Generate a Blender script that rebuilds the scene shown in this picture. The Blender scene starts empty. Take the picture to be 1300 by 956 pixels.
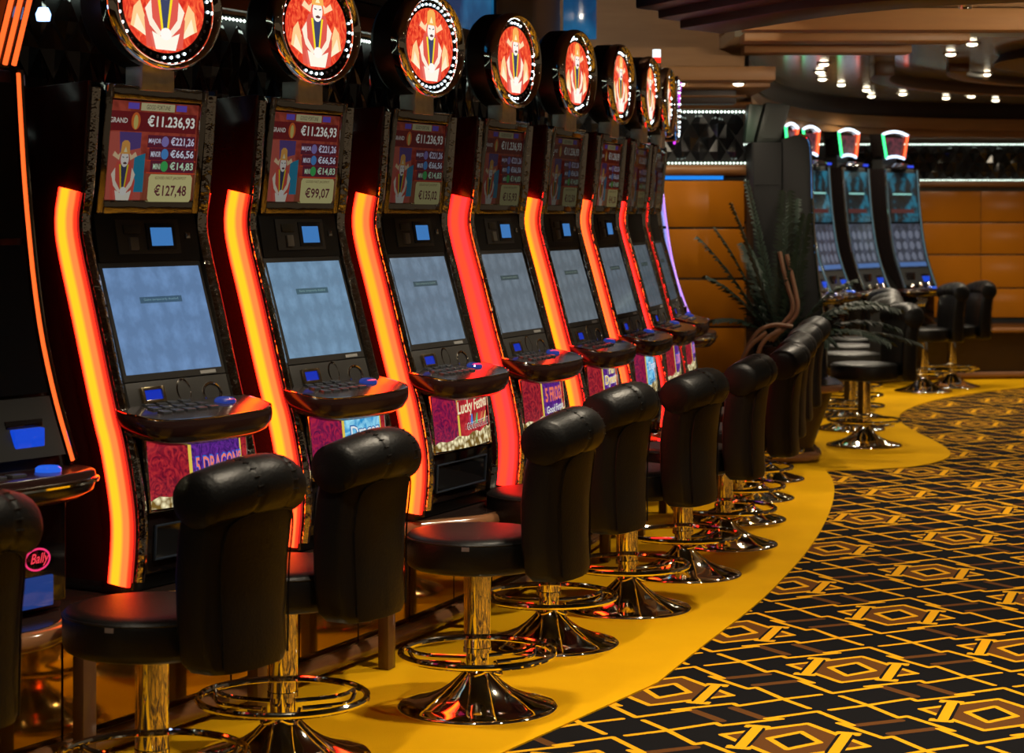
import bpy, bmesh, math, random
from mathutils import Vector, Matrix
random.seed(7)
R = math.radians
sc = bpy.context.scene
COL = sc.collection

# ------------------------------------------------------------------ camera / world / exposure
F_PX, EYE, HOR = 2700.0, 1.73, 273.0
cam_d = bpy.data.cameras.new('camera')
cam = bpy.data.objects.new('camera', cam_d); COL.objects.link(cam)
cam.location = (0, 0, EYE); cam.rotation_euler = (R(90), 0, 0)
cam_d.sensor_width = 36; cam_d.lens = 36 * F_PX / 1300
cam_d.shift_y = -(478 - HOR) / 1300
cam_d.clip_start = 0.05; cam_d.clip_end = 200
cam_d.dof.use_dof = True; cam_d.dof.focus_distance = 8.0; cam_d.dof.aperture_fstop = 5.0
sc.camera = cam
w = bpy.data.worlds.new('world'); sc.world = w; w.use_nodes = True
w.node_tree.nodes['Background'].inputs[0].default_value = (1.0, 0.72, 0.45, 1)
w.node_tree.nodes['Background'].inputs[1].default_value = 0.05
sc.view_settings.view_transform = 'Standard'; sc.view_settings.look = 'None'
sc.view_settings.exposure = 0.0; sc.view_settings.gamma = 1.0
try: sc.view_settings.use_curve_mapping = False
except Exception: pass

def px(x, y, Y):            # a point seen at pixel x,y at depth Y
    return Vector(((x - 650) * Y / F_PX, Y, EYE - (y - HOR) * Y / F_PX))
def flo(x, y, h=0.0):       # a point seen at pixel x,y at height h
    Y = F_PX * (EYE - h) / (y - HOR)
    return Vector(((x - 650) * Y / F_PX, Y, h))

# the circle the row of machines stands on
XC, YC, RR, A0, DA = -16.3258, 15.4759, 17.3518, -0.53306, 0.050847
def ang(i): return A0 + DA * i
def arc(r, i, z=0.0):
    a = ang(i); return Vector((XC + (RR + r) * math.cos(a), YC + (RR + r) * math.sin(a), z))

# ------------------------------------------------------------------ materials
MATS = {}
def _new(name):
    m = bpy.data.materials.new(name); m.use_nodes = True
    return m, m.node_tree, m.node_tree.nodes['Principled BSDF']
def pbr(name, col, rough=0.5, metal=0.0, spec=0.5, coat=0.0, bump=0.0, bscale=40, var=0.0, vscale=8, stretch=None):
    if name in MATS: return MATS[name]
    m, nt, b = _new(name)
    b.inputs['Base Color'].default_value = (*col, 1); b.inputs['Roughness'].default_value = rough
    b.inputs['Metallic'].default_value = metal; b.inputs['Specular IOR Level'].default_value = spec
    b.inputs['Coat Weight'].default_value = coat; b.inputs['Coat Roughness'].default_value = 0.05
    tc = nt.nodes.new('ShaderNodeTexCoord'); src = tc.outputs['Object']
    if stretch:
        mp = nt.nodes.new('ShaderNodeMapping'); mp.inputs['Scale'].default_value = stretch
        nt.links.new(src, mp.inputs[0]); src = mp.outputs[0]
    if var:
        n = nt.nodes.new('ShaderNodeTexNoise'); n.inputs['Scale'].default_value = vscale; n.inputs['Detail'].default_value = 4
        nt.links.new(src, n.inputs['Vector'])
        r = nt.nodes.new('ShaderNodeMixRGB'); r.inputs[1].default_value = (*[c * (1 - var) for c in col], 1)
        r.inputs[2].default_value = (*[min(1, c * (1 + var)) for c in col], 1)
        nt.links.new(n.outputs[0], r.inputs[0]); nt.links.new(r.outputs[0], b.inputs['Base Color'])
    if bump:
        n = nt.nodes.new('ShaderNodeTexNoise'); n.inputs['Scale'].default_value = bscale; n.inputs['Detail'].default_value = 3
        nt.links.new(src, n.inputs['Vector'])
        bp = nt.nodes.new('ShaderNodeBump'); bp.inputs['Strength'].default_value = bump; bp.inputs['Distance'].default_value = 0.01
        nt.links.new(n.outputs[0], bp.inputs['Height']); nt.links.new(bp.outputs[0], b.inputs['Normal'])
    MATS[name] = m; return m
def em(col, st=1.0, gloss=0.0):
    key = ('em', tuple(round(c, 3) for c in col), round(st, 3), gloss)
    if key in MATS: return MATS[key]
    m, nt, b = _new('glow_%d' % len(MATS))
    b.inputs['Base Color'].default_value = (0.01, 0.01, 0.01, 1)
    b.inputs['Roughness'].default_value = 0.12 if gloss else 0.6
    b.inputs['Specular IOR Level'].default_value = gloss
    b.inputs['Emission Color'].default_value = (*col, 1); b.inputs['Emission Strength'].default_value = st
    MATS[key] = m; return m
def em_noise(name, c1, c2, st, scale=12, gloss=0.4, distort=2.0, c3=None, kind='noise'):
    if name in MATS: return MATS[name]
    m, nt, b = _new(name)
    b.inputs['Base Color'].default_value = (0.01, 0.01, 0.01, 1); b.inputs['Roughness'].default_value = 0.12
    b.inputs['Specular IOR Level'].default_value = gloss
    tc = nt.nodes.new('ShaderNodeTexCoord')
    if kind == 'noise':
        n = nt.nodes.new('ShaderNodeTexNoise'); n.inputs['Scale'].default_value = scale; n.inputs['Detail'].default_value = 3
        n.inputs['Distortion'].default_value = distort; out = n.outputs[0]
    else:
        n = nt.nodes.new('ShaderNodeTexVoronoi'); n.inputs['Scale'].default_value = scale; out = n.outputs['Distance']
    nt.links.new(tc.outputs['Object'], n.inputs['Vector'])
    r = nt.nodes.new('ShaderNodeValToRGB')
    r.color_ramp.elements[0].position = 0.35 if kind == 'noise' else 0.1; r.color_ramp.elements[1].position = 0.65 if kind == 'noise' else 0.7
    r.color_ramp.elements[0].color = (*c1, 1); r.color_ramp.elements[1].color = (*c2, 1)
    if c3: e = r.color_ramp.elements.new(0.5); e.color = (*c3, 1)
    nt.links.new(out, r.inputs[0]); nt.links.new(r.outputs[0], b.inputs['Emission Color'])
    b.inputs['Emission Strength'].default_value = st
    MATS[name] = m; return m
def strip_mat(name, mid, edge, st):
    # lit diffuser: the lamps sit along its middle line, so it is brightest there
    if name in MATS: return MATS[name]
    m, nt, b = _new(name)
    b.inputs['Base Color'].default_value = (0.3, 0.02, 0.01, 1); b.inputs['Roughness'].default_value = 0.3
    at = nt.nodes.new('ShaderNodeUVMap')
    sx = nt.nodes.new('ShaderNodeSeparateXYZ'); nt.links.new(at.outputs[0], sx.inputs[0])
    r = nt.nodes.new('ShaderNodeValToRGB'); cr = r.color_ramp
    cr.elements[0].position = 0.0; cr.elements[0].color = (*edge, 1)
    cr.elements[1].position = 1.0; cr.elements[1].color = (*edge, 1)
    md2 = tuple(a * .45 + b * .55 for a, b in zip(mid, edge))
    md2 = tuple(a * .36 + b * .64 for a, b in zip(mid, edge)); md2 = (md2[0], md2[1], md2[2] + .008)
    for pos, c in ((.11, edge), (.20, md2), (.31, mid), (.54, mid), (.68, md2), (.84, md2), (.91, edge)):
        e = cr.elements.new(pos); e.color = (*c, 1)
    nt.links.new(sx.outputs[0], r.inputs[0])
    nt.links.new(r.outputs[0], b.inputs['Emission Color']); b.inputs['Emission Strength'].default_value = st
    MATS[name] = m; return m

LEATHER = pbr('black_leather', (0.0035, 0.0034, 0.0034), 0.40, spec=0.30, bump=0.12, bscale=120)
LEATHER_W = pbr('worn_leather', (0.025, 0.024, 0.022), 0.45, spec=0.5, bump=0.12, bscale=60, var=.5, vscale=9)
CHROME = pbr('chrome', (0.95, 0.90, 0.78), 0.06, 1.0)
CHROME_D = pbr('dark_chrome', (0.45, 0.42, 0.38), 0.09, 1.0, bump=0.25, bscale=14)
CHROME_H = pbr('hammered_chrome', (0.82, 0.76, 0.68), 0.05, 1.0, bump=0.6, bscale=26)
STEEL = pbr('brushed_steel', (0.8, 0.78, 0.72), 0.5, 1.0, var=.3, vscale=20)
BLACKG = pbr('black_gloss', (0.008, 0.006, 0.006), 0.10, spec=0.5)
BLACKP = pbr('black_plastic', (0.012, 0.012, 0.012), 0.45, spec=0.35)
BEZEL = pbr('grey_bezel', (0.04, 0.038, 0.035), 0.5, spec=0.4)
DECK = pbr('dark_lacquer', (0.02, 0.008, 0.007), 0.2, spec=0.6)
DECKTOP = pbr('deck_top', (0.035, 0.03, 0.03), 0.13, spec=0.8)
BUTTON = pbr('button_plastic', (0.05, 0.055, 0.065), 0.22, spec=0.6)
GLASSB = pbr('black_glass', (0.004, 0.004, 0.005), 0.05, spec=0.6)
WOOD = pbr('warm_wood', (0.25, 0.105, 0.03), 0.38, spec=0.4, var=.25, vscale=5, stretch=(1, 1, 12))
WOOD_E = pbr('ledge_wood', (0.22, 0.10, 0.045), 0.16, spec=0.6, coat=.5, var=.2, vscale=6)
WOOD_D = pbr('dark_wood', (0.03, 0.014, 0.009), 0.4, spec=0.3, var=.3, vscale=5)
ORANGE_P = pbr('orange_panel', (0.37, 0.118, 0.005), 0.22, spec=0.3, var=.12, vscale=3)
SOFFIT = pbr('soffit_wood', (0.30, 0.15, 0.055), 0.45, spec=0.3, var=.15, vscale=4, stretch=(1, 1, 10))
CEILG = pbr('ceiling_gloss', (0.27, 0.24, 0.17), 0.13, spec=0.7, var=.2, vscale=3)
CEILD = pbr('ceiling_dark', (0.05, 0.028, 0.02), 0.4, spec=0.3)
TILE = pbr('black_mirror_tile', (0.012, 0.012, 0.013), 0.06, spec=0.7)
AMBER = pbr('amber_mirror', (0.46, 0.27, 0.07), 0.07, metal=0.9)
GROOVE = pbr('groove_metal', (0.25, 0.2, 0.15), 0.12, metal=1.0)
GREY = pbr('charcoal_panel', (0.009, 0.009, 0.009), 0.55, spec=0.15)
def carpet_ochre():
    m, nt, b = _new('ochre_carpet')
    tc = nt.nodes.new('ShaderNodeTexCoord')
    n = nt.nodes.new('ShaderNodeTexNoise'); n.inputs['Scale'].default_value = 2.2; n.inputs['Detail'].default_value = 6
    n2 = nt.nodes.new('ShaderNodeTexNoise'); n2.inputs['Scale'].default_value = 260
    nt.links.new(tc.outputs['Object'], n.inputs['Vector']); nt.links.new(tc.outputs['Object'], n2.inputs['Vector'])
    mx = nt.nodes.new('ShaderNodeMixRGB'); mx.inputs[1].default_value = (0.57, 0.29, 0.002, 1); mx.inputs[2].default_value = (0.73, 0.385, 0.004, 1)
    nt.links.new(n.outputs[0], mx.inputs[0]); nt.links.new(mx.outputs[0], b.inputs['Base Color'])
    bp = nt.nodes.new('ShaderNodeBump'); bp.inputs['Strength'].default_value = 0.5; bp.inputs['Distance'].default_value = 0.004
    nt.links.new(n2.outputs[0], bp.inputs['Height']); nt.links.new(bp.outputs[0], b.inputs['Normal'])
    b.inputs['Roughness'].default_value = 1.0; b.inputs['Specular IOR Level'].default_value = 0.05
    return m
def carpet_pattern():
    m, nt, b = _new('patterned_carpet'); N = nt.nodes; L = nt.links
    def val(x):
        return x
    def mth(op, a, b_=None, c=None):
        n = N.new('ShaderNodeMath'); n.operation = op
        for k, s in enumerate((a, b_, c)):
            if s is None: continue
            if isinstance(s, (int, float)): n.inputs[k].default_value = s
            else: L.new(s, n.inputs[k])
        return n.outputs[0]
    tc = N.new('ShaderNodeTexCoord'); sp = N.new('ShaderNodeSeparateXYZ'); L.new(tc.outputs['Object'], sp.inputs[0])
    P = 1.159; e2 = (.3157, .9489); e1 = (.9489, -.3157); O = (2.027, 10.303)
    def lin(e):
        a = mth('MULTIPLY', sp.outputs[0], e[0] / P)
        s = mth('MULTIPLY_ADD', sp.outputs[1], e[1] / P, a)
        return mth('ADD', s, -(O[0] * e[0] + O[1] * e[1]) / P)
    u = mth('PINGPONG', lin(e1), 0.5); v = mth('PINGPONG', lin(e2), 0.5)
    flip = mth('GREATER_THAN', mth('ADD', u, v), 0.5)
    def fl(a):   # a -> .5-a where flipped
        k = mth('MULTIPLY_ADD', flip, -2.0, 1.0)
        return mth('ADD', mth('MULTIPLY', a, k), mth('MULTIPLY', flip, 0.5))
    u = fl(u); v = fl(v)
    def seg(p, q):
        ax, ay = p; bx, by = q; dx, dy = bx - ax, by - ay; l2 = dx * dx + dy * dy
        t = mth('MULTIPLY_ADD', u, dx / l2, mth('MULTIPLY_ADD', v, dy / l2, -(ax * dx + ay * dy) / l2))
        n = N.new('ShaderNodeClamp'); L.new(t, n.inputs[0]); t = n.outputs[0]
        ex = mth('SUBTRACT', mth('ADD', u, -ax), mth('MULTIPLY', t, dx))
        ey = mth('SUBTRACT', mth('ADD', v, -ay), mth('MULTIPLY', t, dy))
        return mth('SQRT', mth('ADD', mth('MULTIPLY', ex, ex), mth('MULTIPLY', ey, ey)))
    def union(segs, wd):
        d = None
        for s in segs:
            x = seg(*s); d = x if d is None else mth('MINIMUM', d, x)
        return mth('LESS_THAN', d, wd)
    FR = [((0, .372), (.128, .232)), ((.128, .232), (.085, .244)), ((.085, .244), (.236, .106)), ((.236, .106), (.258, .132)), ((.258, .132), (.37, .0))]
    yel = union(FR + [((.033, .404), (.13, .5)), ((.467, .096), (.37, 0)),
                      ((.21, 0), (0, .21)), ((.073, 0), (0, .105)), ((.105, .118), (.16, .118)), ((.105, .135), (.16, .135))], .0102)
    bar = union([((.13, 0), (.13, .118))], .016)
    edge = union([((.13, 0), (.13, .10))], .026)
    brn = union([((.14, .235), (.25, .335)), ((.36, .265), (.25, .165))], .017)
    s1 = mth('ADD', u, v)
    fill = mth('MULTIPLY', mth('LESS_THAN', s1, .21), mth('GREATER_THAN', mth('ADD', mth('DIVIDE', u, .073), mth('DIVIDE', v, .105)), 1.0))
    nz = N.new('ShaderNodeTexNoise'); nz.inputs['Scale'].default_value = 180; L.new(tc.outputs['Object'], nz.inputs['Vector'])
    def mix(fac, a, bb):
        n = N.new('ShaderNodeMixRGB')
        L.new(fac, n.inputs[0])
        for k, s in ((1, a), (2, bb)):
            if isinstance(s, tuple): n.inputs[k].default_value = (*s, 1)
            else: L.new(s, n.inputs[k])
        return n.outputs[0]
    dark = mix(nz.outputs[0], (.0035, .0035, .0045), (.010, .0095, .010))
    brown = mix(nz.outputs[0], (.075, .028, .007), (.13, .050, .013))
    yell = mix(nz.outputs[0], (.56, .26, .006), (.78, .38, .010))
    c = mix(brn, dark, brown); c = mix(fill, c, brown); c = mix(yel, c, yell); c = mix(edge, c, dark); c = mix(bar, c, yell)
    L.new(c, b.inputs['Base Color']); b.inputs['Roughness'].default_value = 1.0; b.inputs['Specular IOR Level'].default_value = 0.05
    return m

# ------------------------------------------------------------------ mesh builder
class MB:
    def __init__(s): s.v = []; s.f = []; s.m = []; s.uv = {}
    def add(s, vs, fs, mat=0):
        o = len(s.v); s.v += [tuple(p) for p in vs]
        for f in fs: s.f.append(tuple(i + o for i in f)); s.m.append(mat)
        return o
    def box(s, x0, x1, y0, y1, z0, z1, mat=0):
        s.add([(x0, y0, z0), (x1, y0, z0), (x1, y1, z0), (x0, y1, z0), (x0, y0, z1), (x1, y0, z1), (x1, y1, z1), (x0, y1, z1)],
              [(0, 3, 2, 1), (4, 5, 6, 7), (0, 1, 5, 4), (1, 2, 6, 5), (2, 3, 7, 6), (3, 0, 4, 7)], mat)
        return s
    def loops(s, rings, closed=True, cap0=True, cap1=True, mat=0):
        n = len(rings[0]); vs = [p for r in rings for p in r]; fs = []
        for i in range(len(rings) - 1):
            for j in range(n if closed else n - 1):
                k = (j + 1) % n
                fs.append((i * n + j, i * n + k, (i + 1) * n + k, (i + 1) * n + j))
        if cap0: fs.append(tuple(range(n))[::-1])
        if cap1: fs.append(tuple((len(rings) - 1) * n + j for j in range(n)))
        s.add(vs, fs, mat); return s
    def prism(s, poly, axis, a, b, mat=0):
        def mk(p, t):
            if axis == 'x': return (t, p[0], p[1])
            if axis == 'y': return (p[0], t, p[1])
            return (p[0], p[1], t)
        return s.loops([[mk(p, a) for p in poly], [mk(p, b) for p in poly]], mat=mat)
    def lathe(s, prof, c=(0, 0, 0), seg=32, mat=0, cap0=True, cap1=True):
        rings = [[(c[0] + r * math.cos(2 * math.pi * k / seg), c[1] + r * math.sin(2 * math.pi * k / seg), c[2] + z) for k in range(seg)] for r, z in prof]
        return s.loops(rings, True, cap0, cap1, mat)
    def tube(s, pts, r, seg=8, closed=False, mat=0, caps=True):
        pts = [Vector(p) for p in pts]; n = len(pts); rings = []
        up = None
        for i in range(n):
            t = (pts[(i + 1) % n] - pts[i - 1]) if closed else (pts[min(i + 1, n - 1)] - pts[max(i - 1, 0)])
            t.normalize()
            if up is None:
                up = Vector((0, 0, 1)) if abs(t.z) < .9 else Vector((1, 0, 0))
            a = t.cross(up).normalized(); b = a.cross(t).normalized(); up = b
            rr = r[i] if isinstance(r, (list, tuple)) else r
            rings.append([pts[i] + (a * math.cos(2 * math.pi * k / seg) + b * math.sin(2 * math.pi * k / seg)) * rr for k in range(seg)])
        if closed: rings.append(rings[0])
        return s.loops(rings, True, caps and not closed, caps and not closed, mat)
    def poly(s, pts, mat=0): s.add(pts, [tuple(range(len(pts)))], mat); return s
    def build(s, name, mat, parent=None, bevel=0, smooth=35, off=None, fix=True, seg=2):
        me = bpy.data.meshes.new(name)
        vs = s.v if off is None else [(p[0] + off[0], p[1] + off[1], p[2] + off[2]) for p in s.v]
        me.from_pydata(vs, [], s.f); me.polygons.foreach_set('material_index', s.m)
        if fix or bevel:
            bm = bmesh.new(); bm.from_mesh(me)
            if fix: bmesh.ops.recalc_face_normals(bm, faces=bm.faces)
            if bevel:
                es = [e for e in bm.edges if len(e.link_faces) == 2 and e.calc_face_angle(0) > .5]
                bmesh.ops.bevel(bm, geom=es, offset=bevel, segments=seg, affect='EDGES', profile=.5, clamp_overlap=True)
            bm.to_mesh(me); bm.free()
        if smooth:
            me.shade_smooth(); me.set_sharp_from_angle(angle=R(smooth))
        for m in (mat if isinstance(mat, (list, tuple)) else [mat]): me.materials.append(m)
        o = bpy.data.objects.new(name, me); COL.objects.link(o)
        if parent is not None: o.parent = parent
        return o
def inst(o, name, parent, loc=(0, 0, 0), rot=(0, 0, 0)):
    c = bpy.data.objects.new(name, o.data); COL.objects.link(c); c.parent = parent; c.location = loc; c.rotation_euler = rot
    return c
def thing(name, label, cat, loc=(0, 0, 0), rz=0, group=None):
    o = bpy.data.objects.new(name, None); COL.objects.link(o); o.empty_display_size = .1
    o.location = loc; o.rotation_euler = (0, 0, rz); o['label'] = label; o['category'] = cat
    if group: o['group'] = group
    return o
def tag(o, label, cat, group=None):
    o['label'] = label; o['category'] = cat
    if group: o['group'] = group
    return o
def struct(o): o['kind'] = 'structure'; return o
def stuff(o): o['kind'] = 'stuff'; return o
def chaikin(p, k=2, closed=False):
    for _ in range(k):
        q = [] if closed else [p[0]]
        for i in range(len(p) if closed else len(p) - 1):
            a, b = p[i], p[(i + 1) % len(p)]
            q.append(tuple(x * .75 + y * .25 for x, y in zip(a, b))); q.append(tuple(x * .25 + y * .75 for x, y in zip(a, b)))
        if not closed: q.append(p[-1])
        p = q
    return p
# text as flat print
_TX = {}
def text_geo(t, bold=0.012, shear=0.0):
    k = (t, bold, shear)
    if k in _TX: return _TX[k]
    cu = bpy.data.curves.new('tmp', 'FONT'); cu.body = t; cu.offset = bold; cu.shear = shear; cu.resolution_u = 2
    o = bpy.data.objects.new('tmp', cu); COL.objects.link(o)
    dg = bpy.context.evaluated_depsgraph_get(); dg.update()
    me = bpy.data.meshes.new_from_object(o.evaluated_get(dg))
    vs = [v.co.copy() for v in me.vertices]; fs = [tuple(p.vertices) for p in me.polygons]
    bpy.data.objects.remove(o); bpy.data.curves.remove(cu); bpy.data.meshes.remove(me)
    if not vs: vs = [Vector((0, 0, 0))]
    x0 = min(v.x for v in vs); x1 = max(v.x for v in vs); y0 = min(v.y for v in vs); y1 = max(v.y for v in vs)
    g = ([((v.x - x0) / max(x1 - x0, 1e-6), (v.y - y0) / max(y1 - y0, 1e-6)) for v in vs], fs)
    _TX[k] = g; return g
class Print:
    """flat print on a surface; mp(u,v,lift) gives the point"""
    def __init__(s, mp): s.mb = MB(); s.mp = mp; s.mats = []; s.lay = 0
    def mi(s, m):
        if m not in s.mats: s.mats.append(m)
        return s.mats.index(m)
    def poly(s, pts, m, lift=None):
        s.lay += 1; h = lift if lift is not None else s.lay * .00035
        s.mb.add([s.mp(u, v, h) for u, v in pts], [tuple(range(len(pts)))], s.mi(m))
    def rect(s, u0, u1, v0, v1, m, n=1):
        s.lay += 1; h = s.lay * .00035
        for i in range(n):
            a = u0 + (u1 - u0) * i / n; b = u0 + (u1 - u0) * (i + 1) / n
            s.mb.add([s.mp(a, v0, h), s.mp(b, v0, h), s.mp(b, v1, h), s.mp(a, v1, h)], [(0, 1, 2, 3)], s.mi(m))
    def ell(s, cu, cv, ru, rv, m, n=24): s.poly([(cu + ru * math.cos(2 * math.pi * k / n), cv + rv * math.sin(2 * math.pi * k / n)) for k in range(n)], m)
    def band(s, pts, wd, m):
        for (a, b) in zip(pts, pts[1:]):
            d = Vector((b[0] - a[0], b[1] - a[1])); d.normalize(); nx, ny = -d.y * wd, d.x * wd
            s.poly([(a[0] + nx, a[1] + ny), (a[0] - nx, a[1] - ny), (b[0] - nx, b[1] - ny), (b[0] + nx, b[1] + ny)], m)
    def text(s, t, u0, u1, v0, v1, m, bold=.014, shear=0, slope=0):
        s.lay += 1; h = s.lay * .00035
        pts, fs = text_geo(t, bold, shear)
        s.mb.add([s.mp(u0 + (u1 - u0) * a, v0 + (v1 - v0) * b + slope * a, h) for a, b in pts], fs, s.mi(m))
    def build(s, name, parent, off=None): return s.mb.build(name, s.mats, parent, 0, None, off, fix=False)

# ------------------------------------------------------------------ the setting
def grid_poly_floor(name, pts, z, mat):
    mb = MB(); mb.poly([(p[0], p[1], z) for p in pts]); return mb.build(name, mat, None, smooth=None, fix=False)
floor = struct(grid_poly_floor('floor', [(-6, -3), (10, -3), (10, 27), (-6, 27)], 0.0, carpet_pattern()))
bord = [(835, 868), (900, 815), (960, 770), (1000, 730), (1030, 695), (1050, 660), (1060, 630), (1058, 610), (1048, 598), (1100, 597),
        (1170, 593), (1213, 580), (1195, 564), (1160, 548), (1139, 534), (1145, 523), (1175, 511), (1230, 500), (1300, 492.5)]
bp = []
for i in [-5, -4, -3, -2, -1, 0, 1]: bp.append(arc(1.10, i)[:2])
near = [flo(*p)[:2] for p in bord[:9]]; rest = [flo(*p)[:2] for p in bord[9:]]
bp += chaikin([tuple(p) for p in near], 2) + chaikin([tuple(p) for p in rest], 2) + [(6.5, 21.9), (9.1, 22.1)]
mb = MB(); T = 0.006
outer = [(p[0], p[1]) for p in bp]
inner = [(9.1, 23.45), (1.9, 23.45), (1.9, 15.85), (.75, 15.85)] + [tuple(arc(-.555, i)[:2]) for i in (10.2, 9, 8, 7, 6, 5, 4, 3, 2, 1, 0, -1, -2, -3, -4, -5)]
ring = outer + inner
mb.loops([[(p[0], p[1], 0.0005) for p in ring], [(p[0], p[1], T) for p in ring]], cap0=False)
tag(mb.build('border_carpet', carpet_ochre(), None, smooth=None), 'plain ochre carpet border under the stools, curving beside the patterned carpet', 'carpet')
Z0 = T

# back wall behind the row: black panels below, frieze of black diamond mirror tiles between two rows of lamps, wooden cornice, blue lit panes above
RB = -0.56
def arcbox(mb, r0, r1, z0, z1, i0, i1, step=.25, mat=0):
    n = max(1, int(round((i1 - i0) / step))); rings = []
    for k in range(n + 1):
        i = i0 + (i1 - i0) * k / n
        rings.append([arc(r0, i, z0), arc(r1, i, z0), arc(r1, i, z1), arc(r0, i, z1)])
    mb.loops(rings, True, True, True, mat); return mb
I0, I1 = -4.0, 10.6
wl = MB(); arcbox(wl, RB - .2, RB, 0, 2.11, I0, I1); arcbox(wl, RB - .2, RB - .03, 2.11, 2.51, I0, I1)
wall_left = struct(wl.build('wall_left', BLACKP))
tl = MB(); a = .105
tl.add([(0, 0, -a * 1.0), (a * .62, 0, 0), (0, 0, a * 1.0), (-a * .62, 0, 0), (0, -.014, 0)], [(0, 1, 4), (1, 2, 4), (2, 3, 4), (3, 0, 4)])
tile0 = None
tn = 0
def tile_at(parent, p, rz):
    global tile0, tn
    tx, tz = random.uniform(-.10, .10), random.uniform(-.12, .12); tn += 1
    if tile0 is None:
        tile0 = tl.build('tile', TILE, parent, smooth=None); tile0.location = p; tile0.rotation_euler = (tx, 0, rz + tz); return
    inst(tile0, 'tile', parent, p, (tx, 0, rz + tz))
i = -1.8
dI = .135 / .85
row = 0
while i < 10.4:
    for k, z in enumerate((2.205, 2.415) if row % 2 == 0 else (2.31,)):
        p = arc(RB - .028, i, z); tile_at(wall_left, p, ang(i) + R(90))
    i += dI / 2; row += 1
# lamp rows
def led_row(name, pts, z, label, r=.0075, col=(0.82, 1.0, 0.86), st=5.0, housing=True, outv=None):
    t = thing(name, label, 'led strip', pts[0] if False else (0, 0, 0))
    mb = MB()
    for p in pts:
        c = Vector((p[0], p[1], z))
        mb.add([c + Vector(d) * r for d in ((1, 0, 0), (0, 1, 0), (-1, 0, 0), (0, -1, 0), (0, 0, 1), (0, 0, -1))],
               [(0, 1, 4), (1, 2, 4), (2, 3, 4), (3, 0, 4), (1, 0, 5), (2, 1, 5), (3, 2, 5), (0, 3, 5)])
    stuff(mb.build('bulb_row', em(col, st), t, smooth=None))
    mb = MB(); mb.tube([(p[0] , p[1], z + .012) for p in pts[::4] + [pts[-1]]], .006, 6)
    mb.build('mounting_rail', BLACKP, t)
    return t
def arc_pts(r, i0, i1, sp): 
    n = int((i1 - i0) * .86 / sp); return [arc(r, i0 + (i1 - i0) * k / n) for k in range(n + 1)]
led_row('led_strip', arc_pts(RB + .012, -2, 10.3, .027), 2.50, 'row of white lamps along the cornice behind the near machines')
led_row('led_strip', arc_pts(RB + .012, -2, 10.3, .027), 2.115, 'row of white lamps below the black diamond frieze behind the near machines', st=2.0)
cn = MB()
arcbox(cn, RB - .2, RB + .06, 2.53, 2.60, I0, I1)
struct(cn.build('trim_1', WOOD, None, bevel=.012))
cn = MB(); arcbox(cn, RB - .2, RB + .02, 2.60, 2.66, I0, I1); struct(cn.build('trim_2', WOOD_D))
# upper wall with blue panes
up = MB(); arcbox(up, RB - .35, RB - .12, 2.66, 3.4, I0, I1)
wall_up = struct(up.build('wall_upper', WOOD_D))
BLUE = em_noise('blue_pane', (0.004, 0.05, 0.16), (0.02, 0.19, 0.42), .55, 2.5, .6, .5)
for (i0, i1) in ((-2.2, -1.1), (2.1, 2.6), (4.65, 5.85)):
    mb = MB(); arcbox(mb, RB - .115, RB - .10, 2.67, 3.3, i0, i1); o = mb.build('pane', BLUE, wall_up)
    mb = MB()
    for e in (i0, i1): arcbox(mb, RB - .12, RB - .085, 2.66, 3.3, e - .02, e + .02, 1)
    mb.build('pane_frame', WOOD_D, wall_up)
for (i0, i1) in ((2.6, 4.65), (5.85, 7.4)):
    mb = MB(); arcbox(mb, RB - .118, RB - .105, 2.70, 3.3, i0 + .06, i1 - .06); mb.build('panel', pbr('brown_panel', (.035, .016, .011), .45), wall_up, bevel=.004)

# far wall section beyond the row, facing the camera
YL = 15.9
LX0, LX1 = -.4, px(945, 0, YL).x
wf = MB(); wf.box(LX0, LX1, YL, YL + .25, 0, 2.11); wf.box(LX0, LX1, YL + .05, YL + .25, 2.11, 2.51)
wall_far = struct(wf.build('wall_far', BLACKP))
gz = [2.02, 1.995, 1.645, 1.636, 1.262, 1.252, .90, .89, .50]
def panels(parent, x0, x1, y, zs, cols, name='panel'):
    for (xa, xb) in cols:
        for za, zb in zs:
            mb = MB(); mb.box(xa + .003, xb - .003, y - .015, y, za, zb); mb.build(name, ORANGE_P, parent, bevel=.003)
            if zb < 2.0:
                mb = MB(); mb.box(xa, xb, y - .010, y + .002, zb, zb + .016); mb.build('groove_strip', GROOVE, parent)
PZ = [(.14, .525), (.541, .885), (.901, 1.245), (1.261, 1.625), (1.641, 1.985)]
panels(wall_far, LX0, LX1, YL, PZ, [(LX0, LX1)])
mb = MB(); mb.box(LX0, LX1 - .16, YL - .02, YL, 1.995, 2.022); mb.build('light_bar', em((.01, .16, .55), 1.5), wall_far)
mb = MB(); mb.tube([(LX0, YL - .03, 2.065), (LX1 + .02, YL - .03, 2.065)], .042, 14); struct(mb.build('trim_3', WOOD))
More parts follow.
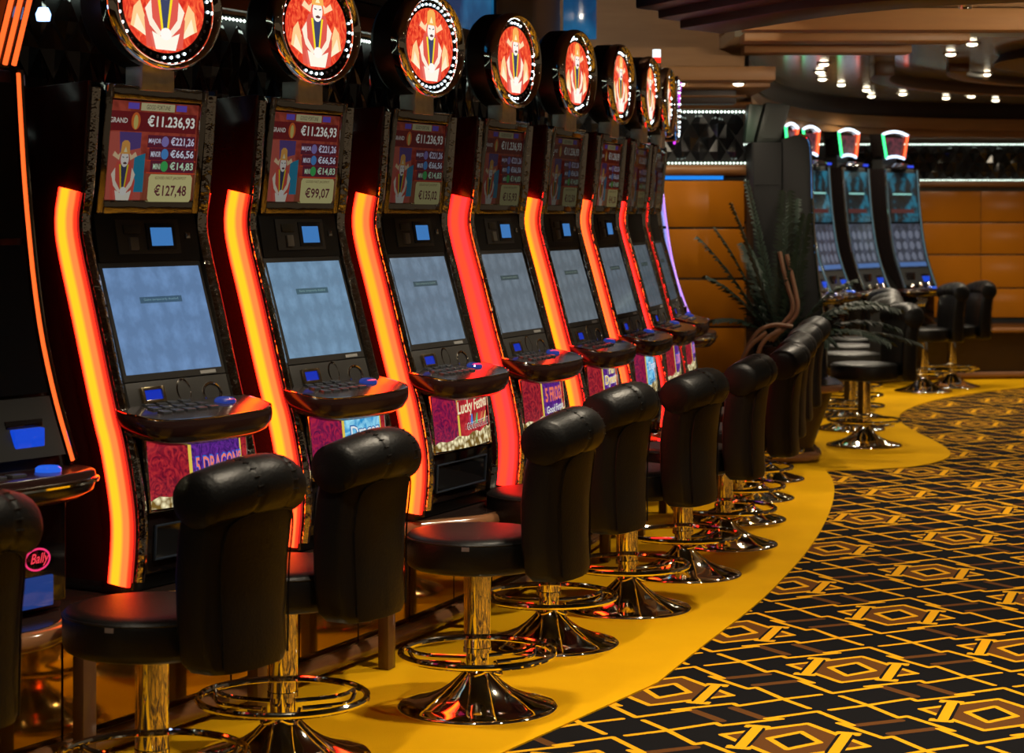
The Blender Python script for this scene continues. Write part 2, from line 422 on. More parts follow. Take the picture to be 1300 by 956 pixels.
# tiles of the far frieze
x = LX0 + .05; row = 0
while x < LX1:
    for z in ((2.205, 2.415) if row % 2 == 0 else (2.31,)): tile_at(wall_far, (x, YL + .045, z), 0)
    x += .0675; row += 1
def line_pts(x0, x1, y, sp):
    n = int((x1 - x0) / sp); return [(x0 + (x1 - x0) * k / n, y) for k in range(n + 1)]
led_row('led_strip', line_pts(.6, LX1 - .01, YL - .03, .027), 2.50, 'upper row of round white lamps above the blue wall light', r=.0095)
led_row('led_strip', line_pts(.6, LX1 - .0, YL - .03, .027), 2.118, 'lower row of round white lamps over the orange panels', r=.0095, st=3)
mb = MB(); mb.tube([(LX0, YL - .05, 2.545), (LX1 + .05, YL - .05, 2.545)], .03, 12); struct(mb.build('trim_4', WOOD))
def beam(n, x0, x1, y0, y1, z0, z1, mat=SOFFIT, bev=.008):
    mb = MB(); mb.box(x0, x1, y0, y1, z0, z1); return struct(mb.build('trim_%d' % n, mat, None, bevel=bev))
def zy(y, Y): return EYE + (HOR - y) * Y / F_PX
def xx(x, Y): return (x - 650) * Y / F_PX
Y1 = 15.3
beam(5, -.6, xx(978, Y1), Y1, 17, zy(111, Y1), zy(104, Y1))
Y1 = 15.0
beam(6, -.6, xx(985, Y1), Y1, 17, zy(102, Y1), zy(84, Y1))
beam(7, -.6, xx(935, 15.6), 15.6, 17, zy(135, 15.6) + .02, zy(110, 15.6), WOOD_D)
beam(8, -.6, xx(948, 15.5), 15.5, 17, zy(123, 15.5), zy(121, 15.5))
Y1 = 15.4
mb = MB(); mb.box(-1.2, xx(945, Y1), Y1, 17, zy(84, Y1), 3.6); wall_soffit = struct(mb.build('wall_soffit', SOFFIT))
mb = MB(); mb.box(xx(715, Y1), xx(757, Y1), Y1 - .02, Y1 + .01, zy(50, Y1), 3.4); mb.build('pane', BLUE, wall_soffit, bevel=.004)

# right far wall behind the second bank: gently bent in two planes
YR = 23.5
def rpt(x): return Vector((x, YR + (.0 if x < 5.2 else (x - 5.2) * .12), 0))
RW = [(1.2, 3.0), (3.0, 4.1), (4.1, xx(1245, YR)), (xx(1245, YR), 6.6), (6.6, 9.0)]
wr = MB(); wr.box(1.2, 9.2, YR, YR + .3, 0, 2.11); wr.box(1.2, 9.2, YR + .05, YR + .3, 2.11, 2.51)
wall_right = struct(wr.build('wall_right', BLACKP))
panels(wall_right, 0, 0, YR, [(.6, .915), (.931, 1.285), (1.301, 1.64), (1.656, 1.99)], RW)
mb = MB(); mb.box(1.2, 9.2, YR - .02, YR, 1.998, 2.03); mb.build('metal_strip', GROOVE, wall_right)
mb = MB(); mb.tube([(1.2, YR - .03, 2.07), (9.2, YR - .03, 2.07)], .035, 12); struct(mb.build('trim_9', WOOD))
x = 3.9; row = 0
while x < 6.3:
    for z in ((2.205, 2.415) if row % 2 == 0 else (2.31,)): tile_at(wall_right, (x, YR + .045, z), 0)
    x += .0675; row += 1
led_row('led_strip', line_pts(1.6, 8.5, YR - .03, .03), 2.51, 'upper white lamp line on the far wall behind the sign-topped machines', r=.010, st=4)
led_row('led_strip', line_pts(1.6, 8.5, YR - .03, .03), 2.115, 'lower white lamp line on the far wall behind the sign-topped machines', r=.009, st=4)
# stepped curved cornice
def cornice(n, pts, y_in, z0, z1, mat):
    mb = MB(); rings = []
    for (x, y) in pts: rings.append([(x, y, z0), (x, y + y_in, z0), (x, y + y_in, z1), (x, y, z1)])
    mb.loops(rings); return struct(mb.build('trim_%d' % n, mat, None, bevel=.01))
cp = chaikin([(xx(948, 16.2), 16.2), (2.0, 17.5), (2.4, 19.5), (3.2, 21.6), (4.6, 22.8), (6.5, 23.2), (9, 23.1)], 3)
def offs(d): return [(x - d * .45, y - d) for x, y in cp]
cornice(10, offs(-.1), 3.0, 2.57, 2.64, SOFFIT)
cornice(11, offs(0.05), 3.0, 2.64, 2.76, SOFFIT)
cornice(12, offs(-.05), 3.0, 2.76, 2.93, WOOD_D)

# ceilings
ZC = 2.93
mb = MB(); mb.box(1.5, 9.5, 14.32, 26, ZC, ZC + .08); struct(mb.build('ceiling', CEILG))
mb = MB(); mb.box(1.55, 9.5, 9.0, 15.2, 3.02, 3.12); struct(mb.build('ceiling_mid', CEILG))
# low near ceiling with a curved stepped edge
ce = [(-7, 11.5), (.9, 11.5), (1.27, 11.3), (1.73, 10.6), (2.43, 10.15), (4, 9.9), (9.5, 9.9), (9.5, -3), (-7, -3)]
ce = ce[:1] + chaikin(ce[1:7], 2) + ce[7:]
mb = MB(); mb.loops([[(x, y, 2.95) for x, y in ce], [(x, y, 3.1) for x, y in ce]]); struct(mb.build('ceiling_near', CEILD))
for k, (dd, z) in enumerate(((.0, 2.74), (-.14, 2.785), (-.28, 2.83))):
    c2 = [(x + dd * .9, y + dd * .8) for x, y in chaikin([(1.16, 11.85), (1.27, 11.6), (1.73, 10.55), (2.43, 10.05), (4, 9.8), (8, 9.8)], 2)]
    mb = MB(); rings = [[(x, y, z), (x - .25, y - .3, z), (x - .25, y - .3, 2.96), (x, y, 2.96)] for x, y in c2]
    mb.loops(rings); struct(mb.build('trim_%d' % (13 + k), CEILD, None, bevel=.01))
mb = MB(); mb.box(-7, 1.56, 11.0, 17, 3.5, 3.6); struct(mb.build('ceiling_high', CEILD))
mb = MB(); mb.box(1.50, 1.56, 11.2, 15.4, 3.01, 3.52); struct(mb.build('trim_22', SOFFIT))
# horizontal beams
beam(16, xx(945, 13.2), 9, 13.2, 13.4, zy(38, 13.2), zy(20, 13.2) + .05)
beam(17, xx(945, 14), xx(1232, 14), 14, 14.3, zy(52, 14), zy(41, 14))
beam(18, xx(945, 15), xx(1158, 15), 15, 15.25, zy(67, 15), zy(57, 15))
# hanging curved ribs of a round ceiling feature
def rib(n, cx, cy, rx, ry, wdt, z0, z1, a0, a1, mat):
    mb = MB(); rings = []; N = 40
    for k in range(N + 1):
        a = R(a0 + (a1 - a0) * k / N); c, s = math.cos(a), math.sin(a)
        po = (cx + rx * c, cy + ry * s); pi = (cx + (rx - wdt) * c, cy + (ry - wdt) * s)
        rings.append([(*po, z0), (*pi, z0), (*pi, z1), (*po, z1)])
    mb.loops(rings); return struct(mb.build('trim_%d' % n, mat, None, bevel=.012))
rib(19, 5.6, 16.6, 2.75, 3.3, .16, 2.83, ZC + .01, 80, 178, pbr('rib_brown', (.10, .05, .022), .4))
rib(20, 5.6, 16.6, 2.15, 2.5, .16, 2.86, ZC + .01, 80, 175, pbr('rib_brown', (.10, .05, .022), .4))
mb = MB()
N = 40; rings = []
for (rr, z) in ((1.55, 2.93), (1.6, 2.86), (1.3, 2.83), (.4, 2.82)):
    rings.append([(5.2 + rr * math.cos(2 * math.pi * k / N), 15.75 + rr * 1.0 * math.sin(2 * math.pi * k / N), z) for k in range(N)])
mb.loops(rings); struct(mb.build('trim_21', WOOD_D))

# downlights
dl0 = None
WARM = (1.0, 0.85, 0.63)
def downlight(p, power=0, cone=100, r=.040, st=9, lb='recessed downlight above the near aisle, or added to light the far wall'):
    global dl0
    t = thing('downlight', lb, 'ceiling light', p, 0, 'ceiling downlights')
    if dl0 is None:
        mb = MB(); mb.lathe([(r, -.012), (r * 1.45, -.012), (r * 1.5, 0), (r, 0)], seg=20, cap0=False, cap1=False); a = mb.build('rim', CHROME, t)
        mb = MB(); mb.lathe([(r, -.008), (r * .8, -.020), (r * .3, -.026)], seg=20, cap0=False); b = mb.build('lens', em((1, .86, .6), st), t)
        dl0 = (a, b)
    else:
        inst(dl0[0], 'rim', t); inst(dl0[1], 'lens', t)
    if power:
        l = bpy.data.lights.new('downlight_lamp', 'SPOT'); l.energy = power; l.color = WARM; l.spot_size = R(cone); l.spot_blend = .8; l.shadow_soft_size = .06
        lo = bpy.data.objects.new('lamp', l); COL.objects.link(lo); lo.parent = t; lo.location = (0, 0, -.10)
def dlab(k): return 'recessed downlight in the glossy far ceiling, %s from the left edge of that ceiling' % ['first', 'second', 'third', 'fourth', 'fifth', 'sixth', 'seventh', 'eighth', 'ninth', 'tenth', 'eleventh'][k]
for k, (x, y) in enumerate(((1041, 90), (1044, 99), (1046, 80), (1068, 106), (1100, 113), (1146, 118), (1201, 123), (1207, 67), (1234, 54), (1252, 93), (1264, 126))):
    Y = F_PX * (ZC - EYE) / (HOR - y); downlight((xx(x, Y), Y, ZC), 60, 150, lb=dlab(k))
for (x, y, lb) in ((1022, 30, 'recessed downlight close under the curved dark ceiling edge'), (1224, 10, 'left one of the two paired downlights at the top right'), (1240, 12, 'right one of the two paired downlights at the top right')):
    Y = F_PX * (3.02 - EYE) / (HOR - y); downlight((xx(x, Y), Y, 3.02), 80, 130, lb=lb)
for x in (.75, 1.2, 1.62): downlight((x, 15.22, zy(102, 15.0) - .001), 16, 140, lb='downlight added under the wooden cornice to wash the orange panels')  # extra lamps added under the cornice to brighten the orange wall
for x in (3.6, 4.6, 5.6, 6.6): downlight((x, 21.3, ZC), 36, 150)  # extra lamps added to brighten the far right wall
for (r, i, pw) in ((1.35, -2.4, 160), (1.5, -.4, 200), (1.45, 1.4, 240), (1.45, 3.2, 260), (1.5, 5.0, 280), (1.6, 7.0, 250), (3.2, .5, 200), (3.2, 2.8, 250), (3.2, 5.0, 290), (3.2, 7.2, 260), (5, 2, 220), (5, 4.5, 240)):
    p = arc(r, i, 2.95)
    if p.y > 10.2 and p.x > 1.2: p.z = 3.02
    downlight(tuple(p), pw * .80, 110)
def fill_spot(p, target, power, cone, lb):  # fill light with its own fixture, added out of view for soffit and beams
    p = Vector(p); d = (Vector(target) - p).normalized()
    t = thing('fill_spotlight', lb, 'spotlight', p)
    mb = MB(); mb.tube([-d * .14, d * -.01], .045, 16); mb.build('can', BLACKP, t)
    mb = MB(); mb.tube([d * -.009, d * -.006], .038, 16); mb.build('lens', em((1, .86, .6), 8), t)
    mb = MB(); mb.tube([-d * .08, -d * .08 + Vector((0, 0, (3.5 if p.z > 3.1 else 3.0) - p.z))], .01, 8); mb.build('stem', BLACKP, t)
    l = bpy.data.lights.new('fill_lamp', 'SPOT'); l.energy = power; l.color = WARM; l.spot_size = R(cone); l.spot_blend = 1.0; l.shadow_soft_size = .05
    lo = bpy.data.objects.new('lamp', l); COL.objects.link(lo); lo.parent = t; lo.location = d * .02; lo.rotation_euler = d.to_track_quat('-Z', 'Y').to_euler()
fill_spot((4.2, 11.4, 2.70), (1.0, 15.4, 2.80), 150, 60, 'added fill spotlight, out of view to the right, brightening the wooden soffit')
fill_spot((.7, 11.9, 3.28), (1.0, 15.4, 2.95), 90, 90, 'added fill spotlight, out of view above the near row, brightening the upper soffit')
fill_spot((5.2, 8.2, 2.50), (3.2, 13.4, 2.95), 170, 70, 'added fill spotlight, out of view to the right, brightening the ceiling beams')

# ------------------------------------------------------------------ plinth of the near row
BASE = .56
def ledge_r(i): return .30 + .10 * math.cos(2 * math.pi * (i - .40))
PI0, PI1 = -3.0, 10.2
pl = thing('machine_plinth', 'long curved amber-mirrored plinth with scalloped wooden ledge carrying the near machines', 'plinth', (0, 0, 0))
mb = MB(); arcbox(mb, RB + .005, -.05, Z0, BASE - .055, PI0, PI1); mb.build('body', WOOD_D, pl)
def scallop(mb, d0, z0, z1, back=RB + .005, step=.05):
    n = int((PI1 - PI0) / step); rings = []
    for k in range(n + 1):
        i = PI0 + (PI1 - PI0) * k / n; r = ledge_r(i) + d0
        rings.append([arc(back, i, z0), arc(r, i, z0), arc(r, i, z1), arc(back, i, z1)])
    mb.loops(rings); return mb
mb = MB(); scallop(mb, -.03, BASE - .05, BASE - .002); mb.build('shelf', pbr('shelf_lacquer', (.02, .012, .01), .15, spec=.6), pl)
mb = MB(); n = int((PI1 - PI0) / .05)
mb.tube([arc(ledge_r(PI0 + .05 * k) - .03, PI0 + .05 * k, BASE - .034) for k in range(n + 1)], .03, 12); mb.build('bullnose_edge', WOOD_E, pl)
k = PI0
while k < PI1 - .3:
    mb = MB(); arcbox(mb, -.05, -.035, .075, BASE - .06, k + .006, k + .494, .25); mb.build('mirror_panel', AMBER, pl)
    k += .5
mb = MB(); n = int((PI1 - PI0) / .2)
mb.tube([arc(-.01, PI0 + .2 * k, .045 + Z0) for k in range(n + 1)], .036, 12); mb.build('kick_rail', WOOD_E, pl)
for k in range(-3, 10):
    i = k + .9
    mb = MB(); p = arc(.16, i); q = arc(.115, i)
    t = Vector((-math.sin(ang(i)), math.cos(ang(i)), 0)) * .03
    mb.loops([[p + t + Vector((0, 0, z)), p - t + Vector((0, 0, z)), q - t + Vector((0, 0, z)), q + t + Vector((0, 0, z))] for z in (Z0, BASE - .05)])
    mb.build('post', pbr('post_wood', (.10, .045, .02), .25, spec=.5, var=.2), pl, bevel=.004)

# ------------------------------------------------------------------ slot machines of the near row
W = .64
FP = [(.075, 2.15), (.046, 1.80), (.026, 1.705), (.050, 1.60), (.085, 1.483), (.186, 1.113), (.216, 1.034), (.259, .834), (.263, .72), (.247, .575)]
def fp_at(z):
    for (d0, z0), (d1, z1) in zip(FP, FP[1:]):
        if z1 <= z <= z0: return d1 + (d0 - d1) * (z - z1) / (z0 - z1)
    return FP[0][0] if z > FP[0][1] else FP[-1][0]
OFF = (0, 0, -BASE)
def sweep(mb, prof, sect, mat=0, uvs=None):
    """prof: (d,z) from top down; sect: closed list of (x, inset)"""
    rings = []
    for k, (d, z) in enumerate(prof):
        a = prof[max(k - 1, 0)]; b = prof[min(k + 1, len(prof) - 1)]
        t = Vector((b[0] - a[0], b[1] - a[1])).normalized(); n = (t.y, -t.x)
        rings.append([(x, -(d + n[0] * s), z + n[1] * s) for x, s in sect])
    return mb.loops(rings)
def cut(prof, z1, z0):
    out = [(fp_at(z1), z1)] + [p for p in prof if z0 < p[1] < z1] + [(fp_at(z0), z0)]
    return out
SM = chaikin(FP, 2)
def plane_map(x0, x1, dz_top, dz_bot, bulge=0.0):
    (dt, zt), (db, zb) = dz_top, dz_bot
    t = Vector((db - dt, zb - zt)).normalized(); n = (-t.y, t.x)  # outward
    def mp(u, v, h=0.0):
        d = db + (dt - db) * v + bulge * (1 - (2 * u - 1) ** 2); z = zb + (zt - zb) * v
        return (x0 + (x1 - x0) * u, -(d + n[0] * h), z + n[1] * h)
    return mp
def slab(mb, mp, u0, u1, v0, v1, h0, h1, n=1, mat=0):
    rings = []
    for k in range(n + 1):
        u = u0 + (u1 - u0) * k / n
        rings.append([mp(u, v0, h0), mp(u, v0, h1), mp(u, v1, h1), mp(u, v1, h0)])
    return mb.loops(rings, mat=mat)
def frame(mb, mp, bu, bv, h0, h1, out=0.0):
    slab(mb, mp, -out, bu, -out, 1 + out, h0, h1); slab(mb, mp, 1 - bu, 1 + out, -out, 1 + out, h0, h1)
    slab(mb, mp, bu, 1 - bu, -out, bv, h0, h1); slab(mb, mp, bu, 1 - bu, 1 - bv, 1 + out, h0, h1); return mb

def figure(P, cu, cv, s, br, su=1.0):
    """generic robed figure with winged hat; s = half height"""
    def q(pts): return [(cu + a * s * su, cv + b * s) for a, b in pts]
    c = lambda r, g, b: em((r * br, g * br, b * br), 1.0, .3)
    P.poly(q([(-.55, -.95), (.55, -.95), (.62, -.3), (.34, .32), (-.34, .32), (-.62, -.3)]), c(.75, .10, .07))
    P.poly(q([(-.60, -.10), (-.42, .12), (-.38, -.30), (-.10, -.62), (-.16, -.72), (-.46, -.46)]), c(1, .86, .68))
    P.poly(q([(.60, -.10), (.42, .12), (.38, -.30), (.10, -.62), (.16, -.72), (.46, -.46)]), c(1, .86, .68))
    P.poly(q([(-.24, .22), (-.10, -.60), (0, -.68), (.10, -.60), (.24, .22)]), c(.95, .72, .02))
    P.poly(q([(-.16, .22), (-.05, -.55), (.05, -.55), (.16, .22)]), c(.05, .06, .13))
    P.poly(q([(-.62, .50), (-.28, .36), (-.20, .62), (-.34, .52), (-.52, .64)]), c(1, .72, .42))
    P.poly(q([(.62, .50), (.28, .36), (.20, .62), (.34, .52), (.52, .64)]), c(1, .72, .42))
    P.ell(cu, cv + .40 * s, .20 * s * su, .26 * s, c(1.0, .93, .84))
    P.poly(q([(-.24, .56), (.24, .56), (.20, .92), (.08, 1.0), (-.08, 1.0), (-.20, .92)]), c(.95, .45, .10))
    P.poly(q([(-.09, .62), (.09, .62), (0, .80)]), c(1, .9, .5))
    for e in (-1, 1):
        P.poly(q([(e * .05, .46), (e * .14, .48), (e * .14, .45), (e * .05, .43)]), c(.08, .06, .06))
    P.poly(q([(-.11, .27), (0, .31), (.11, .27), (.06, .23), (-.06, .23)]), c(.12, .05, .05))
    P.poly(q([(-.42, -.60), (-.16, -.70), (.16, -.70), (.42, -.60), (.30, -1.0), (-.30, -1.0)]), c(1.0, .95, .80))
    P.ell(cu, cv - .64 * s, .17 * s * su, .14 * s, c(1, .97, .9))

BULB = em((.72, .90, 1.0), 6.0)
BULB_OFF = pbr('unlit_bulb', (.10, .10, .11), .3)
DISC_BG = em_noise('topper_red', (.62, .022, .012), (1.0, .16, .05), 1.0, 14, .3, 4.0, c3=(.85, .06, .025))
COINS = em_noise('gold_coins', (1.0, .90, .55), (.16, .09, .015), 1.0, 46, .4, kind='voronoi')
SWIRL_R = em_noise('red_swirl', (.16, .006, .022), (.55, .03, .035), .75, 20, .4, 4, c3=(.36, .014, .03))
SWIRL_M = em_noise('magenta_swirl', (.12, .008, .06), (.48, .018, .06), .75, 20, .4, 4, c3=(.30, .010, .07))
PURPLE = em_noise('purple_clouds', (.035, .008, .12), (.16, .025, .34), .8, 22, .4, 4)
SKYBLUE = em_noise('blue_clouds', (.02, .28, .62), (.35, .78, .95), .9, 14, .4, 2)
SCREENS = {}
def game_screen_mat(k, col):
    # a reel game's attract picture seen faintly: five columns by three rows of pale symbols
    name = 'game_screen_%d' % k
    m, nt, b = _new(name); N = nt.nodes; L = nt.links
    b.inputs['Base Color'].default_value = (.012, .012, .014, 1); b.inputs['Roughness'].default_value = .08; b.inputs['Specular IOR Level'].default_value = .5
    uv = N.new('ShaderNodeUVMap')
    mp = N.new('ShaderNodeMapping'); mp.inputs['Scale'].default_value = (5, 3.4, 1); L.new(uv.outputs[0], mp.inputs[0])
    v = N.new('ShaderNodeTexVoronoi'); v.inputs['Randomness'].default_value = .25; v.inputs['Scale'].default_value = 1.0; L.new(mp.outputs[0], v.inputs['Vector'])
    n = N.new('ShaderNodeTexNoise'); n.inputs['Scale'].default_value = 3.5; n.inputs['Detail'].default_value = 4; L.new(mp.outputs[0], n.inputs['Vector'])
    a = N.new('ShaderNodeMath'); a.operation = 'MULTIPLY_ADD'; L.new(n.outputs[0], a.inputs[0]); a.inputs[1].default_value = .9; L.new(v.outputs['Distance'], a.inputs[2])
    r = N.new('ShaderNodeValToRGB'); r.color_ramp.elements[0].position = .45; r.color_ramp.elements[1].position = 1.05
    r.color_ramp.elements[0].color = (*[c * 1.15 for c in col], 1); r.color_ramp.elements[1].color = (*[c * .82 for c in col], 1)
    L.new(a.outputs[0], r.inputs[0]); L.new(r.outputs[0], b.inputs['Emission Color']); b.inputs['Emission Strength'].default_value = 1.0
    return m
def uv_quad(name, pts, mat, parent, off=None):
    me = bpy.data.meshes.new(name)
    o = off or (0, 0, 0)
    me.from_pydata([(p[0] + o[0], p[1] + o[1], p[2] + o[2]) for p in pts], [], [(0, 1, 2, 3)])
    u = me.uv_layers.new(name='UVMap')
    for k, c in enumerate(((0, 0), (1, 0), (1, 1), (0, 1))): u.data[k].uv = c
    me.materials.append(mat)
    ob = bpy.data.objects.new(name, me); COL.objects.link(ob); ob.parent = parent; return ob

SHARED = {}
def part(t, name, key, fn, mat, **kw):
    """build once, then share the mesh between alike machines"""
    if key in SHARED: return inst(SHARED[key], name, t)
    o = fn().build(name, mat, t, **kw); SHARED[key] = o; return o

YO, RO = ((1.0, .132, .004), (1.0, .009, .003)), ((1.0, .017, .006), (1.0, .006, .003))
STRIP_C = [YO, YO, ((1.0, .105, .004), (1.0, .009, .003)), RO, ((1.0, .11, .003), (1.0, .009, .003)), ((1.0, .10, .003), (1.0, .009, .003)), ((1.0, .021, .005), (1.0, .007, .003)), RO]
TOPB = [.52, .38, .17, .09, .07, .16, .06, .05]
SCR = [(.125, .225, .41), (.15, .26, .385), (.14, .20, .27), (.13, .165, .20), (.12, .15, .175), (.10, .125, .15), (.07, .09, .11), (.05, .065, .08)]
JACK = ['€127,48', '€99,07', '€135,02', '€15,93', '€12,50', '€41,20', '€18,75', '€22,10']
BELLY = ['dragons', 'dragon', 'festival', 'frogs', 'dynasty', 'dragon', 'dragons', 'dragons']
ACC = pbr('brass_frame', (.5, .4, .25), .25, 1.0)

def fn_body():
    mb = MB(); fr = [(-(d - .045), z) for d, z in SM]
    mb.prism(fr + [(.42, .575), (.42, 2.12)], 'x', .03, W - .03); return mb
def fn_cheek(x0, x1):
    def f():
        mb = MB(); fr = [(-d, z) for d, z in SM]; mb.prism(fr + [(.40, .575), (.40, 2.12)], 'x', x0, x1); return mb
    return f
def fn_base():
    mb = MB(); mb.box(.0, W, -.21, .43, BASE, .60); return mb
def fn_trim(x0, sgn):
    def f():
        mb = MB(); prof = cut(SM, 2.13, .60)
        sec = [(x0 + sgn * .010, .012), (x0 + sgn * .012, -.006), (x0 + sgn * .026, -.016), (x0 + sgn * .042, -.014), (x0 + sgn * .056, -.002), (x0 + sgn * .058, .03)]
        sweep(mb, prof, sec); return mb
    return f
def fn_edge(x0):
    def f():
        mb = MB(); prof = cut(SM, 1.80, .60); mb.tube([(x0, -(d - .004), z) for d, z in prof], .0045, 6); return mb
    return f
def strip_obj(t, key, x0, sgn, mat):
    name = 'light_strip'
    prof = cut(SM, 1.80, .585); sec = [(x0, .006), (x0 - sgn * .012, .010), (x0 - sgn * .016, .03), (x0 - sgn * .016, .066), (x0 - sgn * .012, .088), (x0, .092)]
    mb = MB(); sweep(mb, prof, sec)
    o = mb.build(name, mat, t, off=OFF, fix=True)
    me = o.data; u = me.uv_layers.new(name='UVMap'); n = len(sec)
    us = {}
    for vi in range(len(me.vertices)): us[vi] = sec[vi % n][1] / .098
    for lp in me.loops: u.data[lp.index].uv = (1 - us[lp.vertex_index], 0)
    return o

MAP_TOP = plane_map(.075, .575, (.078, 2.145), (.030, 1.735))
MAP_GLASS = plane_map(.105, .545, (.070, 2.095), (.034, 1.765))
MAP_READ = plane_map(.075, .575, (.024, 1.733), (.050, 1.578))
MAP_SCR = plane_map(.082, .556, (.052, 1.560), (.150, 1.226))
MAP_BEZ = plane_map(.068, .572, (.047, 1.578), (.158, 1.205))
MAP_LOW = plane_map(.068, .572, (.160, 1.203), (.186, 1.118))
MAP_BEL = plane_map(.070, .570, (.232, 1.040), (.256, .815), .030)
MAP_DOOR = plane_map(.075, .565, (.250, .80), (.238, .615))
MAP_DOORG = plane_map(.10, .54, (.252, .765), (.246, .655))
TCX, TCD, TCZ, TA, TB = .305, .118, 2.402, .275, .205
def el(a, b, k, n): return (TCX + a * math.cos(2 * math.pi * k / n), TCZ + b * math.sin(2 * math.pi * k / n))
def fn_drum():
    mb = MB(); n = 48
    mb.loops([[(el(TA * s, TB * s, k, n)[0], y, el(TA * s, TB * s, k, n)[1]) for k in range(n)] for s, y in ((.97, -TCD + .015), (1.0, -TCD + .03), (1.0, -TCD + .105), (.93, -TCD + .125))]); return mb
def fn_bez():
    mb = MB(); n = 64; rings = []
    for q, y in ((.99, .03), (1.02, .004), (1.015, -.012), (.985, -.026), (.945, -.032), (.90, -.026), (.875, -.010), (.868, .004)):
        rings.append([(TCX + TA * q * math.cos(2 * math.pi * k / n), -TCD + y, TCZ + TB * q * math.sin(2 * math.pi * k / n)) for k in range(n)])
    mb.loops(rings, cap0=False, cap1=False); return mb
A_IN, B_IN = TA * .87, TB * .87
def fn_bulbboard():
    mb = MB(); n = 48
    mb.loops([[(TCX + (A_IN + .002) * math.cos(2 * math.pi * k / n), -TCD - .002, TCZ + (B_IN + .002) * math.sin(2 * math.pi * k / n)) for k in range(n)],
              [(TCX + (A_IN + .002) * math.cos(2 * math.pi * k / n), -TCD + .012, TCZ + (B_IN + .002) * math.sin(2 * math.pi * k / n)) for k in range(n)]]); return mb
def bulb_pos():
    a, b = TA * .805, TB * .80; pts = []; N = 400; L = 0; prev = None; acc = []
    for k in range(N + 1):
        p = (a * math.cos(2 * math.pi * k / N), b * math.sin(2 * math.pi * k / N))
        if prev: L += math.hypot(p[0] - prev[0], p[1] - prev[1])
        acc.append((L, p)); prev = p
    n = 36; out = []
    for j in range(n):
        tgt = L * j / n
        out.append(min(acc, key=lambda q: abs(q[0] - tgt))[1])
    return out
BP = bulb_pos()
def fn_bulbs(which):
    def f():
        mb = MB()
        for j, (x, z) in enumerate(BP):
            if which(j): mb.lathe([(.0001, .0055), (.004, .0042), (.0056, .001), (.0056, -.002)], seg=8) if False else None
            if which(j):
                c = Vector((TCX + x, -TCD - .004, TCZ + z)); r = .0052
                rings = [[c + Vector((r * s * math.cos(2 * math.pi * k / 8), -h, r * s * math.sin(2 * math.pi * k / 8))) for k in range(8)] for s, h in ((1, 0), (.85, .003), (.4, .0055))]
                mb.loops(rings, cap0=False)
        return mb
    return f
def fn_neck():
    mb = MB(); mb.box(TCX - .08, TCX + .08, -TCD + .02, -TCD + .09, 2.13, 2.215); return mb
MAP_DISC = lambda u, v, h: (TCX + u, -TCD - .004 - h, TCZ + v)
def deck_outline(n=10):
    right = [(W + .005, .20), (W + .004, .27), (W - .02, .325), (W - .09, .352), (W - .2, .362), (W / 2, .366)]
    left = [(W - x, d) for x, d in right[::-1][1:]]
    pts = [(W - .01, .12)] + right + left + [(.01, .12)]
    return chaikin(pts, 1)
def fn_deck():
    mb = MB(); o = deck_outline()
    def zt(d): return 1.136 - (d - .15) * .19
    cx, cd = W / 2, .2
    def ring(sc_, dz): return [(cx + (x - cx) * sc_, -(cd + (d - cd) * sc_) , zt(d) + dz) for x, d in o]
    mb.loops([ring(.80, -.085), ring(.93, -.070), ring(.99, -.045), ring(1.0, -.025), ring(.995, -.006), ring(.975, 0)]); return mb
def fn_decktop():
    mb = MB(); o = deck_outline()
    def zt(d): return 1.136 - (d - .15) * .19
    def ring(q, dz): return [(W / 2 + (x - W / 2) * q, -(.2 + (d - .2) * q), zt(d) + dz) for x, d in o]
    mb.loops([ring(.97, -.004), ring(.965, .0015), ring(.95, .002)]); return mb
def fn_deckedge():
    mb = MB(); o = deck_outline()
    mb.tube([(W / 2 + (x - W / 2) * .988, -(.2 + (d - .2) * .988), 1.136 - (d - .15) * .19 - .001) for x, d in o], .003, 6); return mb

